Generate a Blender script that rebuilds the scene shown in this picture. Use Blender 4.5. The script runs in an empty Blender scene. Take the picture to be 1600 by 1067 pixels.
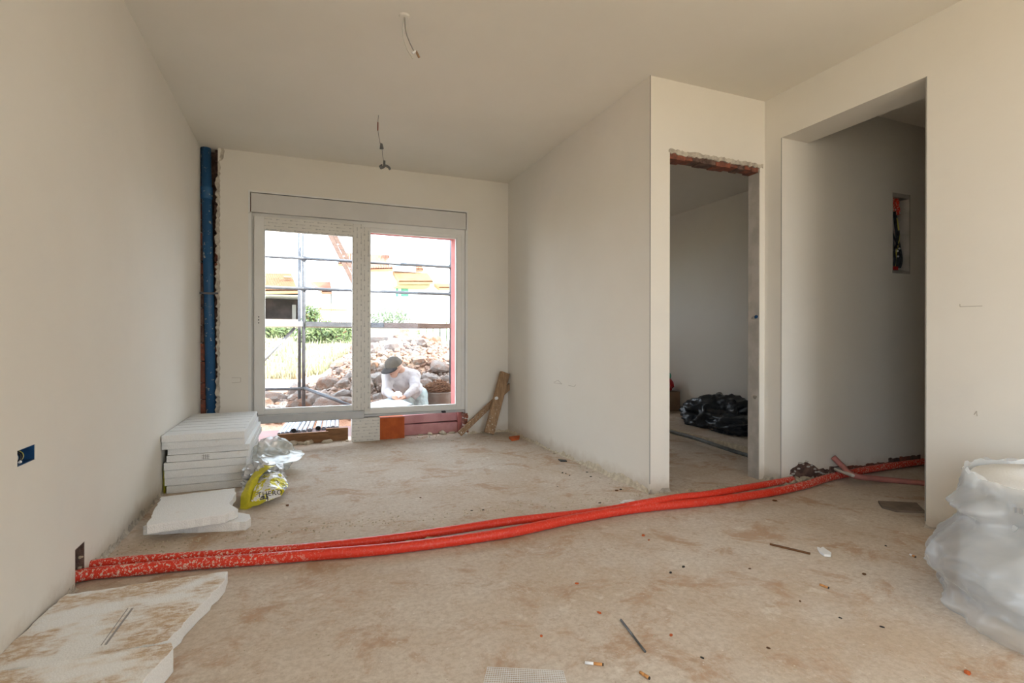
import bpy, bmesh, math, random
from mathutils import Vector, Matrix, noise
random.seed(7)
SC = bpy.context.scene
COL = SC.collection
# ------------------------------------------------------------------ camera
FPX = 817.14; YAW = 0.38298; PIT = -0.0016; ROL = 0.0012; CH = 0.9511      # focal length in px of a 1600 px wide frame
sy, cy, sp, cp, sr, cr = math.sin(YAW), math.cos(YAW), math.sin(PIT), math.cos(PIT), math.sin(ROL), math.cos(ROL)
CF = Vector((sy*cp, cy*cp, sp)); _R = Vector((cy, -sy, 0)); _U = Vector((-sy*sp, -cy*sp, cp))
CR = _R*cr + _U*sr; CU = _U*cr - _R*sr
CP = Vector((0, 0, CH))
cam = bpy.data.cameras.new('camera'); camo = bpy.data.objects.new('camera', cam); COL.objects.link(camo)
cam.sensor_width = 36; cam.lens = FPX*36/1600; cam.clip_start = 0.05; cam.clip_end = 400
mw = Matrix.Identity(4)
for i in range(3):
    mw[i][0] = CR[i]; mw[i][1] = CU[i]; mw[i][2] = -CF[i]; mw[i][3] = CP[i]
camo.matrix_world = mw
SC.camera = camo
# ------------------------------------------------------------------ world, sun, window light
SC.view_settings.view_transform = 'Standard'; SC.view_settings.look = 'None'
SC.view_settings.gamma = 1; SC.view_settings.use_curve_mapping = False
SC.view_settings.exposure = 1.05
W = bpy.data.worlds.new('world'); SC.world = W; W.use_nodes = True
bg = W.node_tree.nodes['Background']; bg.inputs[0].default_value = (0.76, 0.875, 1.0, 1); bg.inputs[1].default_value = 4.3
sun = bpy.data.lights.new('sun', 'SUN'); sun.energy = 9.5; sun.angle = 0.009; sun.color = (1, 0.94, 0.84)
suno = bpy.data.objects.new('sun', sun); COL.objects.link(suno)
suno.rotation_euler = Vector((-0.55, 0.62, -0.80)).to_track_quat('-Z', 'Y').to_euler()   # travels away from the camera, from the right
def portal(name, loc, dirv, sx, sy_):                 # sky portals in the windows and the added left opening: they emit nothing, they only guide daylight sampling
    l = bpy.data.lights.new(name, 'AREA'); l.shape = 'RECTANGLE'; l.size = sx; l.size_y = sy_; l.cycles.is_portal = True
    o = bpy.data.objects.new(name, l); COL.objects.link(o); o.location = loc
    o.rotation_euler = Vector(dirv).to_track_quat('-Z', 'Y').to_euler(); return o
portal('sky_portal_rear', (1.9, -2.42, 1.25), (0, 1, 0), 1.5, 1.9)
portal('sky_portal_left', (-1.12, -1.1, 1.17), (1, 0, 0), 1.5, 2.15)
portal('sky_portal_front', (0.58, 5.56, 1.1), (0, -1, 0), 2.0, 2.1)
portal('sky_portal_bedroom', (3.15, 7.06, 1.67), (0, -1, 0), .8, .85)
# ------------------------------------------------------------------ measured room
XL, XP, XR, D, DP, DC, H = -0.801, 2.011, 2.963, 5.105, 2.695, 2.56, 2.6
def ray(u, v): return CF + CR*((u-800)/FPX) - CU*((v-533.5)/FPX)
def P(u, v, ax, val):
    d = ray(u, v); return CP + d*((val-CP[ax])/d[ax])
# ------------------------------------------------------------------ materials
def lin(c): return tuple(((x/255)/12.92 if x/255 <= .04045 else (((x/255)+.055)/1.055)**2.4) for x in c)
MATS = {}
class NT:
    def __init__(s, name):
        s.m = bpy.data.materials.new(name); s.m.use_nodes = True; s.t = s.m.node_tree; s.n = s.t.nodes
        s.b = s.n['Principled BSDF']; s.out = s.n['Material Output']; MATS[name] = s.m
        s.tc = s.n.new('ShaderNodeTexCoord').outputs['Object']
    def link(s, a, b): s.t.links.new(a, b)
    def noise(s, scale, detail=4, rough=.55, vec=None, dist=0):
        n = s.n.new('ShaderNodeTexNoise'); n.inputs['Scale'].default_value = scale; n.inputs['Detail'].default_value = detail
        n.inputs['Roughness'].default_value = rough; n.inputs['Distortion'].default_value = dist
        s.link(vec or s.tc, n.inputs['Vector']); return n.outputs['Fac']
    def vor(s, scale, out='Distance', vec=None):
        n = s.n.new('ShaderNodeTexVoronoi'); n.inputs['Scale'].default_value = scale; s.link(vec or s.tc, n.inputs['Vector']); return n.outputs[out]
    def ramp(s, fac, a, b, lo=0., hi=1.):
        n = s.n.new('ShaderNodeMapRange'); s.link(fac, n.inputs[0]); n.inputs[1].default_value = a; n.inputs[2].default_value = b
        n.inputs[3].default_value = lo; n.inputs[4].default_value = hi; n.interpolation_type = 'SMOOTHSTEP'; return n.outputs[0]
    def math(s, op, a, b=None, c=None):
        n = s.n.new('ShaderNodeMath'); n.operation = op
        for i, v in enumerate((a, b, c)):
            if v is None: continue
            if isinstance(v, (int, float)): n.inputs[i].default_value = v
            else: s.link(v, n.inputs[i])
        return n.outputs[0]
    def mix(s, fac, a, b):
        n = s.n.new('ShaderNodeMix'); n.data_type = 'RGBA'
        for sock, v in ((n.inputs[0], fac), (n.inputs[6], a), (n.inputs[7], b)):
            if isinstance(v, (int, float)): sock.default_value = v
            elif isinstance(v, tuple): sock.default_value = (*v[:3], 1)
            else: s.link(v, sock)
        return n.outputs[2]
    def xyz(s):
        n = s.n.new('ShaderNodeSeparateXYZ'); s.link(s.tc, n.inputs[0]); return n.outputs
    def scaled(s, sx, sy, sz):
        n = s.n.new('ShaderNodeMapping'); n.inputs['Scale'].default_value = (sx, sy, sz); s.link(s.tc, n.inputs[0]); return n.outputs[0]
    def fin(s, col, rough=.8, bump=None, strength=.3, dist=.01, metal=0, spec=.3):
        if isinstance(col, tuple): s.b.inputs['Base Color'].default_value = (*col[:3], 1)
        else: s.link(col, s.b.inputs['Base Color'])
        if isinstance(rough, (int, float)): s.b.inputs['Roughness'].default_value = rough
        else: s.link(rough, s.b.inputs['Roughness'])
        s.b.inputs['Metallic'].default_value = metal; s.b.inputs['Specular IOR Level'].default_value = spec
        if bump is not None:
            n = s.n.new('ShaderNodeBump'); n.inputs['Strength'].default_value = strength; n.inputs['Distance'].default_value = dist
            s.link(bump, n.inputs['Height']); s.link(n.outputs[0], s.b.inputs['Normal'])
        return s.m
def simple(name, c1, c2=None, scale=8., lo=.35, hi=.65, rough=.8, bs=40., bst=.2, bd=.004, metal=0, spec=.3):
    t = NT(name); c = c1
    if c2: c = t.mix(t.ramp(t.noise(scale), lo, hi), c1, c2)
    return t.fin(c, rough, t.noise(bs, 5) if bst else None, bst, bd, metal, spec)
def splatter(name, base, base2, splat, amount=.6, scale=45, rough=.45, region=None):
    t = NT(name); c = t.mix(t.noise(6), base, base2)
    n = t.noise(scale, 6, .7); f = t.ramp(n, amount, amount+.05)
    if region: f = t.math('MULTIPLY', f, region(t))
    return t.fin(t.mix(f, c, splat), rough, n, .25, .003)
# plaster
t = NT('plaster')
c = t.mix(t.ramp(t.noise(.9, 5), .3, .7), (.80, .755, .68), (.76, .71, .63))
c = t.mix(t.math('MULTIPLY', t.ramp(t.noise(2.3, 6, .6), .55, .75), .35), c, (.72, .69, .64))
sc = t.scaled(3, 3, 14)
c = t.mix(t.math('MULTIPLY', t.noise(4, 5, .6, sc), .18), c, (.84, .80, .72))
zz = t.xyz()[2]
dust = t.math('MULTIPLY', t.ramp(t.math('ADD', zz, t.math('MULTIPLY', t.noise(9, 6, .7), .16)), .20, .10), .55)
c = t.mix(dust, c, (.55, .46, .36))                       # floor dust and mortar splashed along the foot of the walls
t.fin(c, .92, t.noise(35, 6, .6), .12, .004, spec=.15)
t = NT('ceiling_plaster')
c = t.mix(t.ramp(t.noise(1.1, 5), .3, .7), (.83, .78, .69), (.79, .74, .65))
t.fin(c, .92, t.noise(30, 6, .6), .1, .004, spec=.15)
simple('raw_plaster', (.62, .56, .47), (.42, .37, .31), 22, rough=.95, bs=70, bst=.8, bd=.012)
simple('mortar_crumb', (.66, .57, .43), (.50, .42, .31), 30, rough=.95, bs=80, bst=.6, bd=.01)
simple('jamb_grey', (.50, .46, .42), (.40, .37, .33), 9, rough=.9, bs=40, bst=.3)
# dusty screed floor
t = NT('screed')
x, y, z = t.xyz()
c = t.mix(t.ramp(t.noise(1.3, 6, .6), .35, .68), (.64, .56, .475), (.55, .44, .335))
c = t.mix(t.math('MULTIPLY', t.ramp(t.noise(3.4, 8, .72, dist=.6), .50, .64), .78), c, (.44, .27, .16))
c = t.mix(t.math('MULTIPLY', t.ramp(t.noise(11, 7, .75), .54, .64), .45), c, (.42, .28, .18))
c = t.mix(t.math('MULTIPLY', t.ramp(t.noise(2.1, 6, .6, t.scaled(1, 1.2, 1)), .52, .66), .5), c, (.66, .60, .53))
c = t.mix(t.math('MULTIPLY', t.ramp(t.noise(7.5, 4, .5), .64, .70), .55), c, (.74, .68, .60))
c = t.mix(t.math('MULTIPLY', t.ramp(t.noise(48, 6, .75), .40, .62), .42), c, (.40, .31, .23))
c = t.mix(t.math('MULTIPLY', t.ramp(t.noise(23, 6, .75), .55, .66), .35), c, (.76, .70, .62))
c = t.mix(t.ramp(t.vor(26), .085, .05, 0, .55), c, (.36, .25, .17))
c = t.mix(t.ramp(t.vor(15), .05, .03, 0, .6), c, (.80, .76, .70))
t.fin(c, .8, t.noise(55, 6, .65), .3, .006, spec=.12)
# bricks and chases
simple('brick_red', (.30, .10, .06), (.17, .075, .055), 24, rough=.95, bs=60, bst=.8, bd=.012)
simple('brick_dark', (.10, .06, .05), (.20, .12, .09), 20, rough=.95, bs=50, bst=.9, bd=.015)
simple('brick_orange', (.55, .13, .035), (.46, .10, .03), 12, rough=.85, bs=60, bst=.2)
# conduits and pipes
splatter('conduit_red', (.72, .045, .018), (.60, .035, .018), (.70, .55, .45), .53, 95, .42,
         lambda t: t.math('MAXIMUM', t.ramp(t.xyz()[0], .25, -.35), t.math('MAXIMUM', t.ramp(t.xyz()[0], 2.55, 3.0, 0, .85), .10)))
splatter('pipe_blue', (.030, .115, .26), (.025, .09, .20), (.55, .55, .52), .60, 27, .4)
simple('conduit_faded', (.52, .20, .17), (.42, .17, .15), 20, rough=.7)
simple('grey_plastic', (.16, .155, .145), (.10, .10, .095), 20, rough=.5)
simple('cable_black', (.012, .014, .016), (.03, .034, .04), 30, rough=.45, bst=0)
simple('cable_white', (.56, .53, .47), None, rough=.5, bst=0)
simple('cable_grey', (.30, .28, .25), None, rough=.5, bst=0)
simple('socket_blue', (.015, .075, .19), (.012, .05, .13), 30, rough=.4, bst=0)
simple('cable_yellow', (.5, .45, .1), None, rough=.5, bst=0)
# foam
def eps(name, dirt=None):
    t = NT(name); v = t.vor(170); c = t.mix(t.ramp(v, .1, .6), (.88, .875, .86), (.82, .81, .79))
    c = t.mix(t.math('MULTIPLY', t.ramp(t.noise(9, 5), .62, .75), .35), c, (.62, .52, .40))
    if dirt:
        sc = t.scaled(1.3, 2.2, 1)
        up = t.n.new('ShaderNodeNewGeometry'); sn = t.n.new('ShaderNodeSeparateXYZ'); t.link(up.outputs['True Normal'], sn.inputs[0]); top = t.ramp(sn.outputs[2], .5, .8)
        base_ = t.math('MULTIPLY', t.ramp(t.noise(3.1, 4, .6, sc), *dirt), top)
        d = t.math('MULTIPLY', base_, t.ramp(t.noise(38, 7, .8, t.scaled(.8, 1.5, 1)), .40, .58))
        c = t.mix(t.math('MULTIPLY', d, .9), c, (.43, .24, .10))
        d2 = t.math('MULTIPLY', t.math('MULTIPLY', t.ramp(t.noise(3.1, 4, .6, sc), dirt[0]-.06, dirt[1]), top), t.ramp(t.noise(14, 6, .7), .3, .6, .1, .55))
        c = t.mix(d2, c, (.66, .52, .36))
    return t.fin(c, .75, v, .35, .004, spec=.25)
eps('foam_white'); eps('foam_dirty', (.43, .55))
t = NT('foam_groove'); t.fin((.33, .31, .29), .9)
# window
simple('upvc_white', (.78, .765, .73), (.74, .72, .68), 3, rough=.4, bst=0, spec=.4)
simple('box_white', (.66, .635, .60), (.63, .605, .57), 3, rough=.5, bst=0, spec=.3)
simple('alu_grey', (.40, .40, .40), (.45, .45, .44), 6, rough=.4, bst=0, metal=.3)
simple('dark_rubber', (.02, .02, .022), None, rough=.6, bst=0)
def film(name, sax, tax, pitch, per, off):
    t = NT(name); xs = t.xyz(); s, q = xs[sax], xs[tax]
    row = t.math('FLOOR', t.math('DIVIDE', q, pitch))
    fr = t.math('FRACT', t.math('DIVIDE', q, pitch))
    fs = t.math('FRACT', t.math('ADD', t.math('DIVIDE', s, per), t.math('MULTIPLY', row, off)))
    ink = t.math('MULTIPLY', t.math('LESS_THAN', t.math('ABSOLUTE', t.math('SUBTRACT', fr, .5)), .08), t.math('LESS_THAN', fs, .72))
    dot = t.math('MULTIPLY', t.math('LESS_THAN', t.math('ABSOLUTE', t.math('SUBTRACT', fr, .5)), .2), t.math('GREATER_THAN', fs, .0))
    dot = t.math('MULTIPLY', dot, t.math('LESS_THAN', fs, .10))
    ltr = t.ramp(t.noise(420, 2, .5), .38, .52)
    ink = t.math('MULTIPLY', ink, t.math('MULTIPLY', ltr, t.ramp(t.noise(30, 2), .40, .60, .2, .75)))
    ink = t.math('MAXIMUM', ink, t.math('MULTIPLY', dot, .36))
    c = t.mix(ink, t.mix(t.noise(5), (.74, .71, .65), (.68, .65, .59)), (.16, .15, .15))
    return t.fin(c, .35, t.noise(14, 3), .12, .004, spec=.45)
film('film_vertical', 2, 0, .036, .145, .37); film('film_horizontal', 0, 2, .030, .115, .43)
t = NT('glass')
tr = t.n.new('ShaderNodeBsdfTransparent'); tr.inputs[0].default_value = (.96, .97, .97, 1)
gl = t.n.new('ShaderNodeBsdfGlossy'); gl.inputs['Roughness'].default_value = .02
fr = t.n.new('ShaderNodeFresnel'); fr.inputs[0].default_value = 1.3
mx = t.n.new('ShaderNodeMixShader'); t.link(fr.outputs[0], mx.inputs[0]); t.link(tr.outputs[0], mx.inputs[1]); t.link(gl.outputs[0], mx.inputs[2])
t.link(mx.outputs[0], t.out.inputs['Surface'])
# translucent plastics
def plastic(name, col, clear, rough=.25, dirt=None):
    t = NT(name)
    d = t.n.new('ShaderNodeBsdfDiffuse'); d.inputs[0].default_value = (*col, 1)
    tl = t.n.new('ShaderNodeBsdfTranslucent'); tl.inputs[0].default_value = (*col, 1)
    g = t.n.new('ShaderNodeBsdfGlossy'); g.inputs['Roughness'].default_value = rough
    tr = t.n.new('ShaderNodeBsdfTransparent')
    if dirt:
        cc = t.mix(t.math('MULTIPLY', t.ramp(t.noise(7, 3), .60, .68), t.ramp(t.noise(70, 5, .7), .5, .6)), col, dirt); t.link(cc, d.inputs[0])
    def mx(f, a, b):
        m = t.n.new('ShaderNodeMixShader')
        if isinstance(f, (int, float)): m.inputs[0].default_value = f
        else: t.link(f, m.inputs[0])
        t.link(a, m.inputs[1]); t.link(b, m.inputs[2]); return m.outputs[0]
    bp = t.n.new('ShaderNodeBump'); bp.inputs['Strength'].default_value = .25; bp.inputs['Distance'].default_value = .01
    t.link(t.noise(11, 4, .6, dist=1.2), bp.inputs['Height'])
    for s_ in (d, tl, g): t.link(bp.outputs[0], s_.inputs['Normal'])
    body = mx(.45, d.outputs[0], tl.outputs[0])
    body = mx(clear, body, tr.outputs[0])
    lw = t.n.new('ShaderNodeFresnel'); lw.inputs[0].default_value = 1.5
    s = mx(t.math('ADD', t.math('MULTIPLY', lw.outputs[0], .55), .03), body, g.outputs[0])
    t.link(s, t.out.inputs['Surface']); return t.m
plastic('film_clear', (.96, .97, .98), .74, .35)
plastic('film_inner', (.90, .91, .90), .15, .3, (.45, .22, .08))
plastic('bag_clear', (.88, .88, .80), .58, .2)
t = NT('foil_print')
v = t.vor(9, 'Color'); sx = t.n.new('ShaderNodeSeparateColor'); t.link(v, sx.inputs[0])
n = t.noise(13, 3, .6, dist=1.5)
c = t.mix(t.ramp(n, .50, .53), (.80, .80, .78), (.62, .55, .02))
c = t.mix(t.ramp(t.noise(15, 3, .6, t.scaled(1.3, 1, .8), 1.2), .60, .63), c, (.05, .05, .055))
t.fin(c, .28, t.noise(16, 4, .6, dist=.8), .8, .02, metal=.35, spec=.5)
simple('foil_yellow', (.62, .55, .03), (.50, .45, .03), 12, rough=.35, bs=18, bst=.5, bd=.02)
simple('foil_silver', (.66, .67, .68), (.40, .41, .43), 9, rough=.3, bs=14, bst=.6, bd=.02, metal=.4)
simple('ink_black', (.02, .02, .02), None, rough=.5, bst=0)
simple('bag_black', (.010, .013, .017), (.016, .02, .026), 6, rough=.28, bs=9, bst=.7, bd=.03, spec=.5)
simple('bag_red', (.50, .02, .02), (.38, .015, .02), 8, rough=.45, bs=20, bst=.3)
simple('cardboard', (.30, .19, .12), (.24, .15, .09), 7, rough=.9, bst=.1)
# wood
def wood(name, a, b, sc, speck=None):
    t = NT(name); v = t.scaled(*sc); c = t.mix(t.ramp(t.noise(9, 5, .6, v), .35, .65), a, b)
    c = t.mix(t.math('MULTIPLY', t.ramp(t.noise(60, 3, .6), .6, .7), .25), c, (.12, .07, .04))
    if speck: c = t.mix(t.math('MULTIPLY', t.ramp(t.noise(75, 3, .6), .60, .64), t.ramp(t.xyz()[2], .40, .10)), c, speck)
    return t.fin(c, .85, t.noise(12, 5, .6, v), .35, .004)
wood('wood_old', (.40, .255, .145), (.26, .16, .09), (5, 5, .7), (.75, .70, .62))
wood('wood_plank', (.27, .14, .065), (.19, .095, .045), (1, 6, 8))
wood('wood_stick', (.16, .075, .03), (.11, .05, .022), (3, 3, 3))
wood('wood_scaffold', (.17, .11, .09), (.12, .08, .065), (1, 6, 6))
simple('steel_galv', (.115, .12, .135), (.085, .09, .10), 14, rough=.5, bst=.05, metal=.3)
simple('steel_bright', (.40, .43, .47), (.28, .31, .35), 10, rough=.35, bst=0, metal=.5)
simple('steel_dark', (.10, .105, .11), (.16, .165, .17), 20, rough=.4, bst=0, metal=.7)
simple('paper_white', (.80, .79, .78), None, rough=.9, bs=60, bst=.3)
simple('cig_orange', (.55, .26, .09), None, rough=.9, bst=0)
simple('ash', (.04, .035, .03), None, rough=.95, bst=0)
simple('pencil', (.50, .44, .37), None, rough=.9, bst=0)
simple('board_grey', (.23, .175, .135), (.17, .13, .10), 10, rough=.85)
simple('xps_pink', (.62, .33, .33), (.52, .25, .25), 7, rough=.85, bs=60, bst=.2)
simple('reveal_red', (.55, .20, .18), (.46, .16, .15), 9, rough=.85, bs=50, bst=.3)
simple('terrace_dust', (.24, .135, .125), (.21, .155, .145), 4, rough=.9)
simple('render_white', (.86, .86, .84), (.80, .80, .78), 2, rough=.9)
simple('facade_cream', (.40, .35, .22), None, rough=.9)
simple('roof_tile', (.42, .19, .12), (.36, .16, .10), 1.3, rough=.85, bst=0)
simple('roof_orange', (.43, .25, .14), (.36, .20, .11), 1.3, rough=.85, bst=0)
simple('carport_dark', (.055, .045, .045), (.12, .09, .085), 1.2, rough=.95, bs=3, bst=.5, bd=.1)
simple('shutter_green', (.06, .30, .19), None, rough=.6, bst=0)
simple('pane_dark', (.16, .22, .26), None, rough=.2, bst=0, spec=.5)
simple('leaf_green', (.055, .085, .03), (.085, .115, .04), 3, rough=.7, bst=0)
simple('grass_dry', (.30, .285, .185), (.21, .22, .12), 1.3, rough=.9, bs=12, bst=.6, bd=.05)
simple('soil_red', (.40, .21, .13), (.52, .33, .23), 2.2, rough=.95, bs=14, bst=.9, bd=.06)
simple('ground_gravel', (.52, .42, .29), (.46, .37, .25), 2.2, rough=.95, bs=14, bst=.6, bd=.05)
t = NT('rock')
c = t.mix(t.ramp(t.noise(2.2, 5, .6), .36, .62), (.37, .31, .27), (.31, .15, .085))
oi = t.n.new('ShaderNodeObjectInfo')
c = t.mix(t.math('MULTIPLY', oi.outputs['Random'], .75), c, (.46, .41, .385))
c = t.mix(t.ramp(t.noise(9, 5, .7), .60, .70, 0, .6), c, (.24, .13, .09))
t.fin(c, .92, t.noise(9, 7, .75), 1.0, .08)
simple('skin', (.50, .29, .20), (.44, .25, .18), 6, rough=.6, bst=0)
simple('shirt_white', (.50, .48, .49), (.43, .41, .43), 6, rough=.9, bs=9, bst=.5, bd=.03)
simple('trouser_pale', (.42, .50, .50), (.36, .43, .44), 6, rough=.9, bs=9, bst=.5, bd=.03)
simple('cap_dark', (.016, .014, .014), (.035, .03, .03), 12, rough=.9, bst=.1)
simple('sheet_white', (.46, .52, .57), None, rough=.45, bst=0)
simple('bucket_pale', (.34, .31, .29), (.28, .24, .22), 8, rough=.8, bs=18, bst=.3)
simple('twigs', (.12, .055, .03), (.20, .10, .055), 30, rough=.95, bst=0)
# ------------------------------------------------------------------ mesh helpers
class MB:
    def __init__(s): s.v = []; s.f = []
    def add(s, vs, fs):
        o = len(s.v); s.v += [tuple(v) for v in vs]; s.f += [tuple(i+o for i in f) for f in fs]; return s
    def box(s, a, b):
        (x0, y0, z0), (x1, y1, z1) = a, b
        return s.add([(x0,y0,z0),(x1,y0,z0),(x1,y1,z0),(x0,y1,z0),(x0,y0,z1),(x1,y0,z1),(x1,y1,z1),(x0,y1,z1)],
                     [(0,3,2,1),(4,5,6,7),(0,1,5,4),(1,2,6,5),(2,3,7,6),(3,0,4,7)])
    def obox(s, a, b, w, h, up=(0,0,1), taper=1.0):            # beam from a to b, w across, h along up
        a, b = Vector(a), Vector(b); d = (b-a).normalized(); up = Vector(up); sd = d.cross(up)
        if sd.length < 1e-4: sd = d.cross(Vector((1,0,0)))
        sd.normalize(); u2 = sd.cross(d).normalized(); vs = []
        for p, k in ((a, 1), (b, taper)):
            for i, j in ((-1,-1),(1,-1),(1,1),(-1,1)): vs.append(p + sd*(i*w/2*k) + u2*(j*h/2*k))
        return s.add(vs, [(0,1,2,3),(7,6,5,4),(0,4,5,1),(1,5,6,2),(2,6,7,3),(3,7,4,0)])
    def tube(s, pts, r, n=10, cap=True, flat=1.0):
        pts = [Vector(p) for p in pts]; k = len(pts); rs = r if isinstance(r, (list, tuple)) else [r]*k; vs = []; ref = None
        for i, p in enumerate(pts):
            d = (pts[min(i+1, k-1)] - pts[max(i-1, 0)]).normalized()
            if ref is None: ref = Vector((0,0,1)) if abs(d.z) < .9 else Vector((1,0,0))
            a = d.cross(ref).normalized(); b = a.cross(d).normalized(); ref = b
            for j in range(n):
                t_ = 2*math.pi*j/n; vs.append(p + a*(math.cos(t_)*rs[i]) + b*(math.sin(t_)*rs[i]*flat))
        fs = [(i*n+j, i*n+(j+1) % n, (i+1)*n+(j+1) % n, (i+1)*n+j) for i in range(k-1) for j in range(n)]
        if cap: fs += [tuple(range(n-1, -1, -1)), tuple(range((k-1)*n, k*n))]
        return s.add(vs, fs)
    def prism(s, outline, z0, z1):
        n = len(outline)
        return s.add([(x, y, z0) for x, y in outline] + [(x, y, z1) for x, y in outline],
                     [tuple(range(n-1, -1, -1)), tuple(range(n, 2*n))] + [(i, (i+1) % n, n+(i+1) % n, n+i) for i in range(n)])
    def lathe(s, prof, c=(0,0,0), n=32):
        vs = []; k = len(prof)
        for r, z in prof:
            for j in range(n): a = 2*math.pi*j/n; vs.append((c[0]+r*math.cos(a), c[1]+r*math.sin(a), c[2]+z))
        return s.add(vs, [(i*n+j, i*n+(j+1) % n, (i+1)*n+(j+1) % n, (i+1)*n+j) for i in range(k-1) for j in range(n)])
    def ball(s, c, r, n=2):
        bm = bmesh.new(); bmesh.ops.create_icosphere(bm, subdivisions=n, radius=1)
        r = (r, r, r) if isinstance(r, (int, float)) else r
        vs = [(c[0]+v.co.x*r[0], c[1]+v.co.y*r[1], c[2]+v.co.z*r[2]) for v in bm.verts]; bm.verts.index_update()
        fs = [tuple(v.index for v in f.verts) for f in bm.faces]; bm.free(); return s.add(vs, fs)
    def mesh(s, name, mat, smooth=False):
        m = bpy.data.meshes.new(name); m.from_pydata(s.v, [], s.f); m.update()
        if mat: m.materials.append(MATS[mat])
        if smooth: m.polygons.foreach_set('use_smooth', [True]*len(m.polygons))
        return m
    def build(s, name, mat, parent=None, smooth=False, bevel=0):
        o = bpy.data.objects.new(name, s.mesh(name, mat, smooth)); COL.objects.link(o)
        if parent: o.parent = parent; o.matrix_parent_inverse = parent_inv(parent)
        if bevel:
            b = o.modifiers.new('bevel', 'BEVEL'); b.width = bevel; b.segments = 2; b.limit_method = 'ANGLE'
        return o
def parent_inv(p):
    m = Matrix.Translation(p.location)
    while p.parent: m = Matrix.Translation(p.parent.location) @ (p.matrix_parent_inverse @ m); p = p.parent
    return m.inverted()
def tag(o, label=None, cat=None, group=None, kind=None):
    if label: o['label'] = label
    if cat: o['category'] = cat
    if group: o['group'] = group
    if kind: o['kind'] = kind
    return o
def empty(name, loc, label=None, cat=None, group=None, kind=None):
    o = bpy.data.objects.new(name, None); COL.objects.link(o); o.location = loc; o.empty_display_size = .1
    return tag(o, label, cat, group, kind)
def struct(o): o['kind'] = 'structure'; return o
def spline(pts, n=12):
    pts = [Vector(p) for p in pts]; out = []
    for i in range(len(pts)-1):
        p0, p1, p2, p3 = pts[max(i-1, 0)], pts[i], pts[i+1], pts[min(i+2, len(pts)-1)]
        for k in range(n):
            t_ = k/n; out.append(.5*((2*p1) + (p2-p0)*t_ + (2*p0-5*p1+4*p2-p3)*t_*t_ + (3*p1-p0-3*p2+p3)*t_**3))
    return out + [pts[-1]]
def jag(pts, step=.02, amp=.006, seed=0, closed=True):
    rnd = random.Random(seed); out = []; n = len(pts)
    for i in range(n if closed else n-1):
        a, b = Vector(pts[i]).to_2d(), Vector(pts[(i+1) % n]).to_2d(); L = (b-a).length; k = max(1, int(L/step)); nn = Vector((-(b-a).y, (b-a).x)).normalized()
        for j in range(k):
            q = a.lerp(b, j/k) + (nn*rnd.uniform(-amp, amp) if j else Vector((0, 0))); out.append((q.x, q.y))
    return out
# wall slab with rectangular openings: 'y' = plane y const (a along x), 'x' = plane x const (a along y); t = signed thickness
def wall(name, ax, pos, t, a0, a1, holes=(), z0=0., z1=H, mat='plaster', parent=None):
    as_ = sorted({a0, a1, *[v for h in holes for v in h[:2]]}); zs = sorted({z0, z1, *[v for h in holes for v in h[2:]]})
    as_ = [a for a in as_ if a0 <= a <= a1]; zs = [z for z in zs if z0 <= z <= z1]
    solid = lambda i, j: 0 <= i < len(as_)-1 and 0 <= j < len(zs)-1 and not any(h[0] < (as_[i]+as_[i+1])/2 < h[1] and h[2] < (zs[j]+zs[j+1])/2 < h[3] for h in holes)
    mb = MB(); pt = (lambda a, d, z: (a, pos+d, z)) if ax == 'y' else (lambda a, d, z: (pos+d, a, z))
    for i in range(len(as_)-1):
        for j in range(len(zs)-1):
            if not solid(i, j): continue
            A, B, Z0, Z1 = as_[i], as_[i+1], zs[j], zs[j+1]
            q = lambda *p: mb.add([pt(*k) for k in p], [(0, 1, 2, 3)])
            q((A,0,Z0),(B,0,Z0),(B,0,Z1),(A,0,Z1)); q((A,t,Z0),(A,t,Z1),(B,t,Z1),(B,t,Z0))
            if not solid(i-1, j): q((A,0,Z0),(A,0,Z1),(A,t,Z1),(A,t,Z0))
            if not solid(i+1, j): q((B,0,Z0),(B,t,Z0),(B,t,Z1),(B,0,Z1))
            if not solid(i, j-1): q((A,0,Z0),(A,t,Z0),(B,t,Z0),(B,0,Z0))
            if not solid(i, j+1): q((A,0,Z1),(B,0,Z1),(B,t,Z1),(A,t,Z1))
    o = mb.build(name, mat, parent)
    bm = bmesh.new(); bm.from_mesh(o.data); bmesh.ops.remove_doubles(bm, verts=bm.verts, dist=1e-5); bmesh.ops.recalc_face_normals(bm, faces=bm.faces); bm.to_mesh(o.data); bm.free()
    return o
def fbm(p, s=1., o=4): return noise.fractal(Vector(p)*s, 1.0, 2.0, o)
# ------------------------------------------------------------------ room shell
YR = -2.1
floor = struct(MB().box((-1.1, YR-.3, -.3), (6.6, 5.405, 0)).build('floor', 'screed'))
struct(MB().box((2.011, 5.405, -.3), (4.9, 6.9, 0)).build('floor_bedroom', 'screed'))
struct(MB().box((-1.4, YR-.6, H), (6.7, 5.75, H+.3)).build('ceiling', 'ceiling_plaster'))
struct(MB().box((1.9, 5.75, H), (5.0, 7.1, H+.3)).build('ceiling_bedroom', 'ceiling_plaster'))
HOLE = (2.475, 2.570, 0, .150)
SOCK = (2.037, 2.152, .564, .614)
wall_left = struct(wall('wall_left', 'x', XL, -.3, YR-.3, D+.3, [SOCK, HOLE, (-1.85, -.35, .1, 2.25)]))  # last hole: unseen opening added behind the camera to light the right wall
WX0, WX1, WZ1 = -.43, 1.57, 2.265
CH0, CH1 = XL, -.665
wall_back = struct(wall('wall_back', 'y', D, .3, XL, 2.111, [(WX0, WX1, 0, WZ1), (CH0, CH1, 0, H)]))
wall_partition = struct(wall('wall_partition', 'x', XP, .1, DP, D))
DOOR = (2.16, 2.918, 0, 2.145)
wall_door = struct(wall('wall_door', 'y', DP, .1, XP+.1, XR, [DOOR]))
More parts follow.
